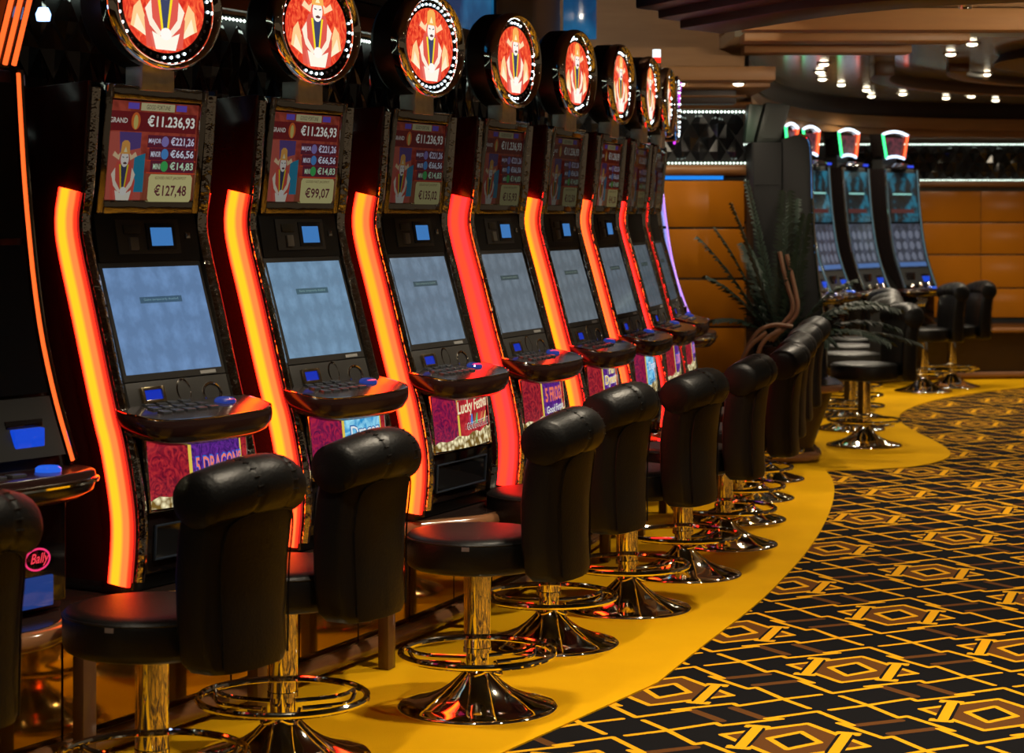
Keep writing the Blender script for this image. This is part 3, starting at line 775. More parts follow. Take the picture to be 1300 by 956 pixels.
def print_top(t, par, n, br):
    P = Print(MAP_GLASS)
    c = lambda r, g, b: em((r * br, g * br, b * br), 1.0, .5)
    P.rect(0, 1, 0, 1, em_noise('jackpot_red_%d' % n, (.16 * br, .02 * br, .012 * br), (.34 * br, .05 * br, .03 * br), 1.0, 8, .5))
    P.rect(.20, .32, .925, .985, c(.10, .06, .40)); P.rect(.74, .86, .925, .985, c(.10, .06, .40))
    P.rect(.34, .72, .915, .99, c(.42, .38, .20)); P.text('GOOD FORTUNE', .40, .67, .93, .975, c(.05, .03, .03), .006, .15)
    P.rect(.02, .98, .71, .90, c(.13, .008, .012)); P.text('GRAND', .005, .20, .785, .835, c(.62, .58, .52))
    P.ell(.29, .81, .05, .085, c(.50, .10, .02)); P.ell(.29, .80, .025, .07, c(.45, .36, .10))
    P.text('€11.236,93', .42, .96, .745, .875, c(.80, .80, .72), .02)
    rows = [(.575, .67, 'MAJOR', '€221,26', (.20, .16, .42), (.66, .66, .85)), (.455, .545, 'MINOR', '€66,56', (.06, .22, .52), (.66, .72, .85)), (.335, .425, 'MINI', '€14,83', (.04, .34, .08), (.50, .72, .50))]
    # figure panel
    P.poly([(.02, .02), (.40, .02), (.40, .34), (.34, .70), (.02, .70)], c(.36, .07, .05))
    P.poly([(.12, .70), (.36, .70), (.36, .55), (.14, .50)], c(.07, .04, .16)); P.poly([(.30, .12), (.42, .12), (.42, .50), (.30, .46)], c(.01, .16, .26))
    figure(P, .19, .32, .30, br * .55, .72)
    for k, (v0, v1, a, b, ic, tc) in enumerate(rows):
        P.rect(.42 + .02 * k, .96, v0 - .018, v1 + .012, c(.10, .012, .03)); P.rect(.42, .98, v0 - .028, v0 - .016, c(.50, .05, .02))
        P.text(a, .43 + .03 * k, .57, v0 + .015, v1 - .02, c(*tc), .01); P.ell(.615, (v0 + v1) / 2, .042, .052, c(*ic))
        P.text(b, .68, .95, v0, v1, c(*tc), .018)
    P.poly([(.45, .06), (.47, .03), (.93, .03), (.95, .06), (.95, .27), (.93, .30), (.47, .30), (.45, .27)], c(.50, .46, .20))
    P.text('GOOD FAST JACKPOT', .52, .88, .245, .28, c(.10, .05, .03), .004, .15)
    P.text(JACK[n], .52, .89, .07, .20, c(.10, .02, .03), .02)
    P.build('screen_print', par, OFF)
def print_belly(par, kind):
    P = Print(MAP_BEL); br = .8
    c = lambda r, g, b: em((r * br, g * br, b * br), 1.0, .4)
    left = SWIRL_M if kind in ('dragon', 'festival') else SWIRL_R
    P.rect(0, .36, 0, 1, left, 6); P.rect(.355, .385, 0, 1, c(.85, .62, .08))
    if kind == 'dragon': P.rect(.385, .93, 0, 1, SKYBLUE, 8)
    elif kind == 'festival': P.rect(.385, .97, 0, 1, em_noise('festival_red', (.30, .008, .02), (.62, .03, .04), .8, 40, .4, 0), 8)
    else: P.rect(.385, .93, 0, 1, PURPLE, 8)
    if kind != 'festival': P.rect(.925, .945, 0, 1, c(.85, .62, .08)); P.rect(.945, 1, 0, 1, SWIRL_R, 2)
    pts = [(k / 12, .10 + .18 * (k / 12) ** .6 + .03 * math.sin(k * 1.9)) for k in range(13)]
    for a, b in zip(pts, pts[1:]):
        P.poly([(a[0], 0), (b[0], 0), b, a], COINS, lift=.003)
    P.lay = 12
    if kind == 'dragons':
        P.text('5 DRAGONS', .405, .93, .38, .66, c(.02, .16, .75), .05); P.text('5 DRAGONS', .41, .925, .40, .64, c(.95, .22, .16), .02)
    elif kind == 'dragon':
        P.text('Dragon', .44, .90, .44, .74, c(.02, .14, .45), .05); P.text('Dragon', .45, .89, .46, .72, c(.85, .92, .95), .015)
        P.text('Good Fortune', .42, .92, .22, .36, c(.03, .10, .25), .03)
    elif kind == 'festival':
        P.text('Lucky Festival', .34, .985, .50, .82, c(.55, .03, .03), .05, .1, .06); P.text('Lucky Festival', .35, .98, .52, .80, c(.98, .86, .55), .02, .1, .06)
        for k, col in enumerate(((.05, .25, .8), (.1, .6, .2), (.9, .2, .1), (.9, .8, .2))): P.poly([(.55 + .09 * k, .38), (.60 + .09 * k, .38), (.60 + .11 * k, .56), (.58 + .11 * k, .56)], c(*col))
        P.text('GOOD FORTUNE', .48, .96, .29, .42, c(.95, .9, .8), .03, .15, .03); P.text('GOOD FORTUNE', .485, .955, .30, .41, c(.10, .03, .03), .012, .15, .03)
    elif kind == 'frogs':
        P.text('5 FROGS', .42, .92, .46, .74, c(.95, .20, .12), .03); P.text('Good Fortune', .42, .95, .24, .38, c(.85, .85, .80), .02, .15, .04)
    else:
        P.text('Fan', .55, .80, .70, .90, c(.95, .85, .35), .03); P.text('Dynasty', .40, .93, .44, .70, c(.95, .92, .9), .05, .1); P.text('Dynasty', .41, .92, .46, .68, c(.85, .55, .05), .015, .1)
        P.text('Good Fortune', .44, .95, .26, .38, c(.5, .8, .75), .02, .15, .03)
    P.build('glass_print', par, OFF)

def slot_machine(n, label):
    p = arc(0, n, BASE)
    t = thing('slot_machine', label, 'slot machine', p, ang(n) + R(90), 'red-stripped slot machines in the near row')
    kw = dict(off=OFF)
    part(t, 'cabinet', 'body', fn_body, BLACKP, **kw)
    part(t, 'side_panel', 'ckL', fn_cheek(0, .012), pbr('red_black', (.03, .006, .005), .14), bevel=.003, **kw)
    part(t, 'side_panel', 'ckR', fn_cheek(W - .012, W), pbr('red_black', (.03, .006, .005), .14), bevel=.003, **kw)
    part(t, 'base', 'base', fn_base, BLACKP, bevel=.006, **kw)
    part(t, 'chrome_trim', 'trL', fn_trim(0, 1), CHROME_H, **kw); part(t, 'chrome_trim', 'trR', fn_trim(W, -1), CHROME_H, **kw)
    mid, edg = STRIP_C[n]
    m = strip_mat('strip_%d' % n, mid, edg, 5.0)
    s = strip_obj(t, 'sL', 0, 1, m); s['label'] = 'glowing orange side light'
    s = strip_obj(t, 'sR', W, -1, m)
    part(t, 'edge_reflection', 'eL', fn_edge(.002), em((1.0, .03, .02), .5), **kw); part(t, 'edge_reflection', 'eR', fn_edge(W - .002), em((1.0, .03, .02), .5), **kw)  # faintly glowing tubes stand in for red reflections in the chrome edge
    # top box
    o = part(t, 'top_box_frame', 'tbf', lambda: frame(MB(), MAP_TOP, .06, .11, -.03, .012), CHROME_D if n not in (3, 4) else CHROME_D, bevel=.006, **kw)
    o = part(t, 'top_glass', 'tg', lambda: slab(MB(), MAP_TOP, .05, .95, .05, .95, -.032, -.012), BEZEL, **kw)
    sc_o = MB(); slab(sc_o, MAP_GLASS, 0, 1, 0, 1, -.012, -.001); to = sc_o.build('top_screen', GLASSB, t, **kw)
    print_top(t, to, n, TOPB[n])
    # reader panel
    rp = part(t, 'reader_panel', 'rp', lambda: slab(MB(), MAP_READ, 0, 1, 0, 1, -.03, .004), BLACKP, bevel=.003, **kw)
    if n < 6:
        for nm, u0, u1, v0, v1, h, mt in (('reader_frame', .18, .80, .16, .88, .010, BEZEL), ('card_slot', .24, .40, .58, .76, .016, pbr('slot_dark', (.03, .028, .02), .4)), ('card_slot', .28, .36, .24, .50, .02, pbr('slot_grey', (.14, .13, .11), .3)),
                                          ('lcd_bezel', .46, .75, .24, .80, .014, BLACKP)):
            part(rp if False else t, nm, nm + str(u0), (lambda u0=u0, u1=u1, v0=v0, v1=v1, h=h: slab(MB(), MAP_READ, u0, u1, v0, v1, 0, h)), mt, bevel=.002, **kw)
        part(t, 'lcd', 'lcd', lambda: slab(MB(), MAP_READ, .50, .71, .32, .70, .012, .0155), em((.06, .24, .62), .7, .4), **kw)
        part(t, 'key_lock', 'klk', lambda: slab(MB(), MAP_READ, .86, .90, .46, .60, .0, .014), CHROME, bevel=.003, **kw)
    # main screen
    part(t, 'screen_bezel', 'sbz', lambda: slab(MB(), MAP_BEZ, 0, 1, 0, 1, -.03, .004), BEZEL, bevel=.003, **kw)
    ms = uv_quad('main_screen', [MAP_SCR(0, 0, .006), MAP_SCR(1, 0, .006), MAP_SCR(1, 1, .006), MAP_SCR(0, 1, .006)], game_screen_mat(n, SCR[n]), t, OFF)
    P = Print(lambda u, v, h: MAP_SCR(u, v, h + .0065)); k = .5 if n else .35
    P.rect(.30, .74, .655, .715, em((SCR[n][0] * .35, SCR[n][1] * .4, SCR[n][2] * .35), 1, .4)); P.text('Game temporarily disabled', .34, .70, .672, .70, em((SCR[n][0] * 1.2, SCR[n][1] * 1.2, SCR[n][2] * .8), 1), .0)
    P.build('screen_message', ms, OFF)
    # service panel
    part(t, 'service_panel', 'svp', lambda: slab(MB(), MAP_LOW, 0, 1, 0, 1, -.03, .002), BEZEL, bevel=.002, **kw)
    part(t, 'maker_plate', 'mkp', lambda: slab(MB(), MAP_BEZ, .74, .90, .012, .04, .004, .0055), pbr('plate_grey', (.35, .35, .34), .4), **kw)
    part(t, 'ticket_frame', 'tkf', lambda: frame(MB(), plane_map(.125, .235, (.168, 1.185), (.183, 1.135)), .12, .2, .0, .012), ACC, bevel=.002, **kw)
    part(t, 'ticket_slot', 'tks', lambda: slab(MB(), plane_map(.135, .225, (.169, 1.178), (.182, 1.142)), 0, 1, 0, 1, .0, .006), em((.005, .03, .5), .8, .5), **kw)
    def oval(cx, r1, r2, z, mat, nm, key):
        def f():
            mb = MB(); n_ = 20; d = fp_at(z) - .012
            rings = [[(cx + r1 * s * math.cos(2 * math.pi * k / n_), -(d + h - (r2 * s * math.sin(2 * math.pi * k / n_)) * .3), z + r2 * s * math.sin(2 * math.pi * k / n_)) for k in range(n_)] for s, h in ((1.0, 0), (1.0, .014), (.86, .016), (.8, .008), (.3, .006))]
            return mb.loops(rings)
        part(t, nm, key, f, mat, **kw)
    oval(.34, .036, .040, 1.163, CHROME_D, 'speaker_grille', 'spk'); oval(.478, .045, .030, 1.148, BLACKG, 'coin_cup', 'cup')
    def cuprim():
        mb = MB(); z = 1.148; d = fp_at(z) + .004
        mb.tube([(.478 + .047 * math.cos(2 * math.pi * k / 20), -(d - .3 * .032 * math.sin(2 * math.pi * k / 20)), z + .032 * math.sin(2 * math.pi * k / 20)) for k in range(20)], .0035, 6, closed=True); return mb
    part(t, 'cup_rim', 'cr', cuprim, CHROME, **kw)
    # button deck
    dk = part(t, 'button_deck', 'deck', fn_deck, DECK, off=OFF, smooth=50)
    part(dk, 'deck_plate', 'dkp', fn_decktop, DECKTOP, off=OFF, smooth=50)
    part(dk, 'edge_trim', 'dke', fn_deckedge, CHROME, **kw)
    def zt(d): return 1.136 - (d - .15) * .19
    def fn_btn():
        mb = MB(); mb.prism([(-.021, -.014), (.021, -.014), (.021, .014), (-.021, .014)], 'z', 0, .010); return mb
    for r in range(3):
        for k in range(5 if r else 4):
            x = .125 + .058 * k + (.02 if r == 0 else 0); d = .19 + .042 * r
            key = 'btn'
            if key not in SHARED: SHARED[key] = fn_btn().build('button', BUTTON, dk, bevel=.003); b = SHARED[key]
            else: b = inst(SHARED[key], 'button', dk)
            b.location = (x, -d, zt(d) - BASE - .001); b.rotation_euler = (.19, 0, 0)
    def fn_big():
        mb = MB(); mb.lathe([(.034, 0), (.034, .008), (.028, .014), (.012, .016)], seg=20); return mb
    if 'big' not in SHARED: SHARED['big'] = fn_big().build('spin_button', em((.02, .05, .35), .6, .5), dk); b = SHARED['big']
    else: b = inst(SHARED['big'], 'spin_button', dk)
    b.location = (.475, -.235, zt(.235) - BASE - .001); b.rotation_euler = (.19, 0, 0); b.scale = (1.35, .8, 1)
    # belly glass, lower door
    bl = part(t, 'belly_glass', 'bg', lambda: slab(MB(), MAP_BEL, -.01, 1.01, -.02, 1.02, -.04, -.0005, 10), GLASSB, **kw)
    print_belly(bl, BELLY[n])
    part(t, 'belly_frame', 'bf', lambda: frame(MB(), plane_map(.066, .574, (.232, 1.045), (.256, .805)), .012, .02, -.03, .012), CHROME, bevel=.002, **kw)
    dr = part(t, 'lower_door', 'ld', lambda: slab(MB(), MAP_DOOR, 0, 1, 0, 1, -.04, .004), BLACKG, bevel=.004, **kw)
    part(dr, 'door_window', 'dw', lambda: slab(MB(), MAP_DOORG, 0, 1, 0, 1, .0, .004), GLASSB, **kw)
    part(dr, 'door_frame', 'dwf', lambda: frame(MB(), MAP_DOORG, .012, .05, .002, .010), pbr('blue_steel', (.08, .11, .17), .3, .8), bevel=.001, **kw)
    # topper
    part(t, 'topper_bracket', 'tb', fn_neck, STEEL, bevel=.003, **kw)
    part(t, 'topper_drum', 'td', fn_drum, BLACKP, **kw)
    bz = part(t, 'topper_bezel', 'tz', fn_bez, CHROME, off=OFF, smooth=60)
    part(t, 'bulb_board', 'bb', fn_bulbboard, BLACKG, **kw)
    if n == 2: sel = 'all'; wh = lambda j: True
    else: sel = 'grp%d' % (n % 2); wh = lambda j, n=n: (j + n % 2 * 2) % 9 < 4 or (j % 9 < 2 and n > 3)
    stuff(part(t, 'lit_bulbs', 'lit' + sel + str(n > 3), fn_bulbs(wh), BULB, **kw))
    if n != 2: stuff(part(t, 'unlit_bulbs', 'unlit' + sel + str(n > 3), fn_bulbs(lambda j: not wh(j)), BULB_OFF, **kw))
    if 'disc' in SHARED: inst(SHARED['disc'], 'topper_disc', t)
    else:
        P = Print(MAP_DISC); a, b = TA * .735, TB * .73
        P.ell(0, 0, a, b, DISC_BG, 48)
        cw = lambda r, g, bb: em((r, g, bb), 1.0, .3)
        for e in (-1, 1):
            P.poly([(e * .05, -.115), (e * .165, -.07), (e * .15, -.01), (e * .12, .015), (e * .10, -.03)], cw(1, .62, .28))
            P.poly([(e * .08, -.105), (e * .15, -.075), (e * .135, -.03)], cw(1, .88, .6))
        P.ell(0, -.085, .085, .035, cw(1, .85, .55))
        figure(P, 0, .002, .142, 1.0, 1.15)
        SHARED['disc'] = P.build('topper_disc', t, OFF)
    return t
MLAB = ['nearest red-stripped slot machine, jackpot screen reading 127,48, belly glass lettered 5 Dragons',
        'second red-stripped slot machine, jackpot screen reading 99,07 and sky-blue belly glass',
        'third red-stripped slot machine, belly glass lettered Lucky Festival over gold coins',
        'fourth slot machine of the near row, with a plain red side light strip',
        'fifth slot machine of the near row, belly glass lettered Dynasty',
        'sixth slot machine of the near row, right of the Dynasty machine',
        'seventh slot machine of the near row, narrow red light strip and dark screens',
        'eighth and farthest red-stripped slot machine, beside the purple-edged curved machine']
for n in range(8): slot_machine(n, MLAB[n])

# ------------------------------------------------------------------ curved slot machines (left edge, end of the row, second bank)
def curved_machine(label, loc, rz, wd=.66, base=BASE, top=2.17, neon=(1.0, .12, .02), glass=None, sign=None, side=BLACKP, group=None, detail='stripes', candle=False, name='curved_slot_machine'):
    t = thing(name, label, 'slot machine', loc, rz, group)
    of = (0, 0, -base)
    pr = chaikin([(-.01, top), (.0, top - .15), (.02, 1.785), (.07, 1.43), (.14, 1.19), (.22, 1.0)], 2)
    def at(z):
        for (d0, z0), (d1, z1) in zip(pr, pr[1:]):
            if z1 <= z <= z0: return d1 + (d0 - d1) * (z - z1) / (z0 - z1)
        return pr[-1][0]
    mb = MB(); body = [(-(d - .03), z) for d, z in pr] + [(-.20, .95), (-.17, base), (.36, base), (.38, top - .06), (.30, top)]
    mb.prism(body, 'x', .01, wd - .01); mb.build('cabinet', side, t, off=of, bevel=.006)
    for x0, x1 in ((0, .012), (wd - .012, wd)):
        mb = MB(); mb.prism([(-d, z) for d, z in pr] + [(-.18, .96), (.10, 1.3), (.20, top)], 'x', x0, x1); mb.build('side_fin', BLACKG, t, off=of)
    for x in (.006, wd - .006):
        mb = MB(); mb.tube([(x, -(d + .006), z) for d, z in pr], .011, 8); mb.build('chrome_edge', CHROME, t, off=of)
        s = 1 if x < .3 else -1
        mb = MB(); mb.tube([(x + s * .014, -(d + .008), z) for d, z in pr[1:]], .005, 6); mb.build('neon_edge', em(neon, 1.6), t, off=of)
    # curved screen in sections
    def sect(z1, z0, mat, nm, lift=.002, x0=.035, x1=None):
        x1 = x1 or wd - .035
        mb = MB(); N = 8; rings = []
        for k in range(N + 1):
            z = z1 + (z0 - z1) * k / N; d = at(z)
            rings.append([(x0, -(d + lift), z), (x1, -(d + lift), z), (x1, -(d - .02), z), (x0, -(d - .02), z)])
        mb.loops(rings); return mb.build(nm, mat, t, off=of)
    g1, g2 = glass or (GLASSB, GLASSB)
    us = sect(top - .04, 1.66, g1, 'upper_screen'); ls = sect(1.64, 1.20, g2, 'lower_screen')
    if detail == 'bank':
        P = Print(lambda u, v, h: (u, -(at(v) + .003 + h), v))
        P.rect(.12, wd - .14, 1.935, 1.950, em((.35, .80, .72), .8, .4)); P.rect(.07, wd - .12, 1.75, 1.79, em((.10, .02, .02), .6))
        stuff(P.build('screen_print', us, of))
        P = Print(lambda u, v, h: (u, -(at(v) + .003 + h), v))
        for r in range(3):
            for k in range(4): P.ell(.12 + .12 * k, 1.31 + .11 * r, .042, .042, em((.15, .17, .23), .7, .4), 12)
        P.rect(.06, wd - .06, 1.21, 1.25, em((.08, .18, .45), .7, .4))
        stuff(P.build('screen_print', ls, of))
    # reader with blue slot
    sect(1.19, 1.02, BLACKP, 'reader_panel', .004)
    mb = MB(); mb.box(wd * .66, wd * .84, -(at(1.07) + .012), -(at(1.07) - .02), 1.035, 1.105); mb.build('ticket_slot', em((.005, .07, .75), .8, .5), t, off=of, bevel=.004)
    mb = MB(); mb.box(wd * .64, wd * .86, -(at(1.12) + .010), -(at(1.12) - .02), 1.105, 1.13); mb.build('slot_hood', BLACKG, t, off=of, bevel=.003)
    mb = MB(); mb.box(wd * .18, wd * .42, -(at(1.10) + .016), -(at(1.10) - .02), 1.05, 1.15); mb.build('player_panel', BLACKG, t, off=of, bevel=.004)
    # deck
    dz = .985; o = chaikin([(wd + .02, .16), (wd + .025, .27), (wd - .03, .345), (wd - .15, .372), (wd / 2, .38), (.15, .372), (.03, .345), (-.025, .27), (-.02, .16)], 2)
    def ring(s, z): return [(wd / 2 + (x - wd / 2) * s, -(.2 + (d - .2) * s), z) for x, d in o]
    mb = MB(); mb.loops([ring(.82, dz - .085), ring(.97, dz - .06), ring(1, dz - .03), ring(.985, dz - .006), ring(.96, dz)]); dk = mb.build('button_deck', DECK, t, off=of, smooth=50)
    mb = MB(); mb.tube([(wd / 2 + (x - wd / 2) * 1.0, -(.2 + (d - .2) * 1.0), dz - .03) for x, d in o], .009, 8); mb.build('chrome_band', CHROME, dk, off=of)
    for k in range(4):
        mb = MB(); mb.box(.10 + k * .075, .155 + k * .075, -.31, -.275, dz - .002, dz + .009); mb.build('button', BUTTON, dk, off=of, bevel=.003)
    mb = MB(); mb.lathe([(.038, 0), (.038, .01), (.030, .016)], (wd * .76, -.27, dz), 20); mb.build('spin_button', em((.02, .14, .9), .8, .5), dk, off=of)
    if detail == 'bank':
        for k in range(3):
            mb = MB(); mb.lathe([(.03, 0), (.035, .02), (.02, .05), (.005, .06)], (wd * (.3 + .25 * k), -.20, dz), 16); mb.build('chrome_knob', CHROME, dk, off=of)
        mb = MB(); mb.box(.04, wd - .04, -.30, -.1, .90, .96); mb.build('under_tray', CHROME_D, t, off=of, bevel=.02)
        for k in range(4):
            mb = MB(); mb.tube([(.09 + .05 * k, -.30, .93), (.09 + .05 * k, -.335, .87), (.09 + .05 * k, -.30, .81)], .012, 8); mb.build('coil', CHROME, t, off=of)
    # lower cabinet front
    mb = MB(); mb.box(.04, wd - .04, -.225, -.15, base + .03, .92); ld = mb.build('lower_door', BLACKG, t, off=of, bevel=.01)
    mb = MB(); mb.box(.10, wd - .10, -.232, -.22, base + .025, base + .115); mb.build('door_window', em((.02, .07, .35), .5, .6) if detail == 'stripes' else GLASSB, ld, off=of, bevel=.003)
    if detail == 'stripes':
        # oval maker's logo on the lower door
        P = Print(lambda u, v, h: (u, -.2265 - h, v)); cx, cz = wd - .16, .725
        n = 28
        for k in range(n):
            a, b = 2 * math.pi * k / n, 2 * math.pi * (k + 1) / n
            P.poly([(cx + .052 * math.cos(a), cz + .034 * math.sin(a)), (cx + .052 * math.cos(b), cz + .034 * math.sin(b)), (cx + .045 * math.cos(b), cz + .028 * math.sin(b)), (cx + .045 * math.cos(a), cz + .028 * math.sin(a))], em((1.0, .04, .18), .9), lift=.001)
        P.text('Bally', cx - .036, cx + .038, cz - .018, cz + .020, em((1.0, .05, .08), .9), .015, .3)
        lg = P.build('logo', ld, of); lg['label'] = 'red oval logo with script lettering'
    if sign == 'fan':
        mb = MB(); mb.prism([(.07, top), (wd - .07, top), (wd + .07, top + .42), (-.07, top + .42)], 'y', -.02, .12); tp = mb.build('topper', BLACKG, t, off=of, bevel=.01)
        mb = MB(); mb.box(.2, wd - .2, .0, .1, top - .02, top + .02); mb.build('topper_bracket', CHROME, t, off=of)
        for s in (0, 1):
            for k in range(3):
                a = wd / 2 + (1 if s else -1) * (.19 + .036 * k); b = wd / 2 + (1 if s else -1) * (.32 + .036 * k)
                mb = MB(); mb.tube([(a, -.032, top + .01), (b, -.032, top + .42)], .008, 6); mb.build('neon_tube', em(neon, 1.6), tp, off=of)
        mb = MB(); mb.lathe([(.02, -.02), (.024, 0), (.015, .02)], (wd + .035, -.05, top + .17), 12); mb.build('blue_lamp', em((.25, .45, 1.0), 5), tp, off=of)
    if sign == 'oval':
        mb = MB(); n = 32
        mb.loops([[(wd / 2 + .26 * s * math.cos(2 * math.pi * k / n), y, top + .24 + .21 * s * math.sin(2 * math.pi * k / n)) for k in range(n)] for s, y in ((.95, -.13), (1, -.11), (1, .02), (.9, .05))]); tp = mb.build('topper', BLACKG, t, off=of)
        mb = MB(); mb.tube([(wd / 2 + .255 * math.cos(2 * math.pi * k / n), -.13, top + .24 + .205 * math.sin(2 * math.pi * k / n)) for k in range(n)], .012, 8, closed=True); mb.build('topper_bezel', CHROME, tp, off=of)
        mb = MB()
        for k in range(28):
            a = 2 * math.pi * k / 28; c = Vector((wd / 2 + .225 * math.cos(a), -.134, top + .24 + .178 * math.sin(a))); r = .008
            mb.add([c + Vector(d) * r for d in ((1, 0, 0), (0, -1, 0), (-1, 0, 0), (0, 0, 1), (0, 0, -1))], [(0, 1, 3), (1, 2, 3), (0, 4, 1), (1, 4, 2)])
        stuff(mb.build('bulb_ring', BULB, tp, off=of, smooth=None))
        for k, dx in enumerate((.0, .035)):
            mb = MB(); mb.tube([(wd - .16 + dx, -.10, top + .02), (wd - .13 + dx, -.14, top + .42)], .007, 6); mb.build('neon_tube', em((.75, .05, .9), 1.4), tp, off=of)
    if candle:
        mb = MB(); mb.lathe([(.03, 2.56), (.026, 2.68), (.024, 2.70)], (wd * .42, .0, 0), 16); cd = mb.build('signal_post', CHROME, t, off=of)
        for nm, z0, z1, col in (('red_segment', 2.70, 2.735, (1.0, .02, .01)), ('white_segment', 2.735, 2.785, (.85, .95, 1.0))):
            mb = MB(); mb.lathe([(.026, z0), (.026, z1)], (wd * .42, .0, 0), 16); mb.build(nm, em(col, 1.6), cd, off=of)
    if sign == 'shield':
        cx = wd / 2; z0, z1 = top + .11, top + .37
        mb = MB(); mb.prism([(cx - .15, z0 + .015), (cx + .15, z0 + .015), (cx + .215, z1 - .01), (cx - .215, z1 - .01)], 'y', .09, .26); tp = mb.build('sign_box', BLACKG, t, off=of, bevel=.008)
        mb = MB(); mb.box(cx - .12, cx + .12, .15, .28, top - .02, z0 + .03); mb.build('sign_neck', BLACKP, t, off=of)
        L0, L1, R0, R1 = (cx - .16, .08, z0), (cx - .225, .08, z1 - .02), (cx + .16, .08, z0), (cx + .225, .08, z1 - .02)
        def lerp(a, b, k, bow=0): return tuple(x + (y - x) * k for x, y in zip(a, b))[:2] + (a[2] + (b[2] - a[2]) * k + bow * 4 * k * (1 - k),)
        for nm, pts, col in (('green_tube', [lerp(L0, L1, k / 4) for k in range(5)], (.05, 1.0, .25)), ('red_tube', [lerp(R0, R1, k / 4) for k in range(5)], (1.0, .10, .03)),
                             ('white_tube', [lerp(L1, R1, k / 8, .035) for k in range(9)], (.75, .85, 1.0)), ('blue_tube', [lerp(L0, R0, k / 8, .02) for k in range(9)], (.6, .75, 1.0))):
            mb = MB(); mb.tube(pts, .013, 8); mb.build(nm, em(col, 2.6), tp, off=of)
        P = Print(lambda u, v, h: (u, .089 - h, v)); P.poly([(cx - .12, z0 + .04), (cx + .12, z0 + .04), (cx + .17, z1 - .05), (cx - .17, z1 - .05)], em_noise('sign_face', (.02, .008, .02), (.18, .03, .05), .8, 9)); P.build('sign_face', tp, of)
        mb = MB(); mb.lathe([(.14, 0), (.14, .02), (.09, .055), (.02, .06)], (cx, .04, top), 20); mb.build('dome', BLACKG, t, off=of)
        mb = MB(); mb.box(cx - .05, cx + .05, -.108, -.10, top + .012, top + .035); mb.build('dome_badge', em((.02, .06, .8), 1.0), t, off=of)
    return t
curved_machine('curved-screen slot machine at the left edge with orange neon edge and oval logo', arc(0, -1, BASE), ang(-1) + R(90), sign='fan')
BLUEG = em_noise('blue_screen', (.01, .03, .12), (.10, .35, .9), .8, 5, .5)
curved_machine('purple-edged curved slot machine at the far end of the near row', arc(.0, 8, BASE), ang(8) + R(90), neon=(.55, .25, .9), glass=(BLUEG, BLUEG), sign='oval', detail='plain', candle=True)


# ------------------------------------------------------------------ stools
def fn_seat():
    mb = MB(); mb.lathe([(.12, .495), (.225, .497), (.243, .506), (.250, .525), (.251, .592), (.247, .607), (.238, .616), (.20, .622), (.10, .625), (.01, .626)], seg=48); return mb
def fn_piping():
    mb = MB(); mb.tube([(.2485 * math.cos(2 * math.pi * k / 48), .2485 * math.sin(2 * math.pi * k / 48), .604) for k in range(48)], .0035, 6, closed=True); return mb
BY = .238
def fn_back():
    mb = MB(); rings = []
    for z, hw, th, dy in ((.478, .120, .035, .03), (.484, .160, .060, .025), (.51, .178, .070, .02), (.60, .184, .072, .012), (.75, .192, .072, .016), (.86, .196, .070, .03), (.93, .198, .066, .045), (.97, .19, .055, .05)):
        ring = []; n = 32
        for k in range(n):
            a = 2 * math.pi * k / n; c, s = math.cos(a), math.sin(a); e = .42
            x = hw * math.copysign(abs(c) ** e, c); y = th * math.copysign(abs(s) ** e, s)
            y2 = BY + .065 + dy + y - .10 * (x / .2) ** 2 * .45
            ring.append((x, y2, z))
        rings.append(ring)
    mb.loops(rings); return mb
def fn_panel():
    # raised rear panel seam
    mb = MB(); pts = []
    for x, z in ((-.145, .50), (-.155, .70), (-.16, .87), (-.12, .91), (0, .92), (.12, .91), (.16, .87), (.155, .70), (.145, .50)): pts.append((x, z))
    path = []
    for x, z in chaikin(pts, 2):
        dy = .016 + max(0, (z - .75)) * .13
        path.append((x, BY + .065 + dy + .071 - .10 * (x / .2) ** 2 * .45, z))
    mb.tube(path, .003, 5); return mb
def fn_roll():
    mb = MB(); rings = []; N = 40; n = 24; hw = .210
    for k in range(N + 1):
        u = -1 + 2 * k / N; x = hw * u
        endf = 1.0 if abs(u) < .93 else math.sqrt(max(0.0, 1 - ((abs(u) - .93) / .07) ** 2)) * .35 + .65
        pl = 1 - .07 * sum(math.exp(-((u - c) / .035) ** 2) for c in (-.36, .36))
        rr = .083 * endf * pl * (1 - .10 * u * u)
        cz = 0.984 - .030 * u * u; cy = BY + .125 - .055 * u * u
        ring = []
        for j in range(n):
            a = 2 * math.pi * j / n
            ring.append((x, cy + rr * 1.08 * math.cos(a), cz + rr * math.sin(a)))
        rings.append(ring)
    mb.loops(rings); return mb
def fn_pleats():
    mb = MB(); hw = .210
    for c in (-.36, .36):
        for j in range(9):
            a = R(-10 + 19 * j); u = c; rr = .083 * .945 * (1 - .1 * u * u)
            cy = BY + .125 - .055 * u * u; cz = 0.984 - .03 * u * u
            L = []
            for du in (-.085, 0, .085):
                r2 = rr * (1.035 if du else 1.01)
                L.append((hw * (u + du), cy + r2 * 1.08 * math.cos(a), cz + r2 * math.sin(a)))
            mb.tube(L, .0022, 5)
    return mb
def fn_pole():
    mb = MB(); mb.lathe([(.046, .20), (.0475, .215), (.0475, .47), (.047, .498)], seg=28); return mb
def fn_collar():
    mb = MB(); mb.lathe([(.040, .10), (.040, .197), (.050, .199), (.050, .214), (.0475, .216)], seg=28); return mb
def fn_foot():
    mb = MB(); mb.lathe([(.281, .0), (.283, .006), (.281, .012), (.270, .018), (.225, .029), (.175, .044), (.130, .064), (.095, .088), (.068, .112), (.050, .130), (.042, .145)], seg=48, cap0=True, cap1=True); return mb
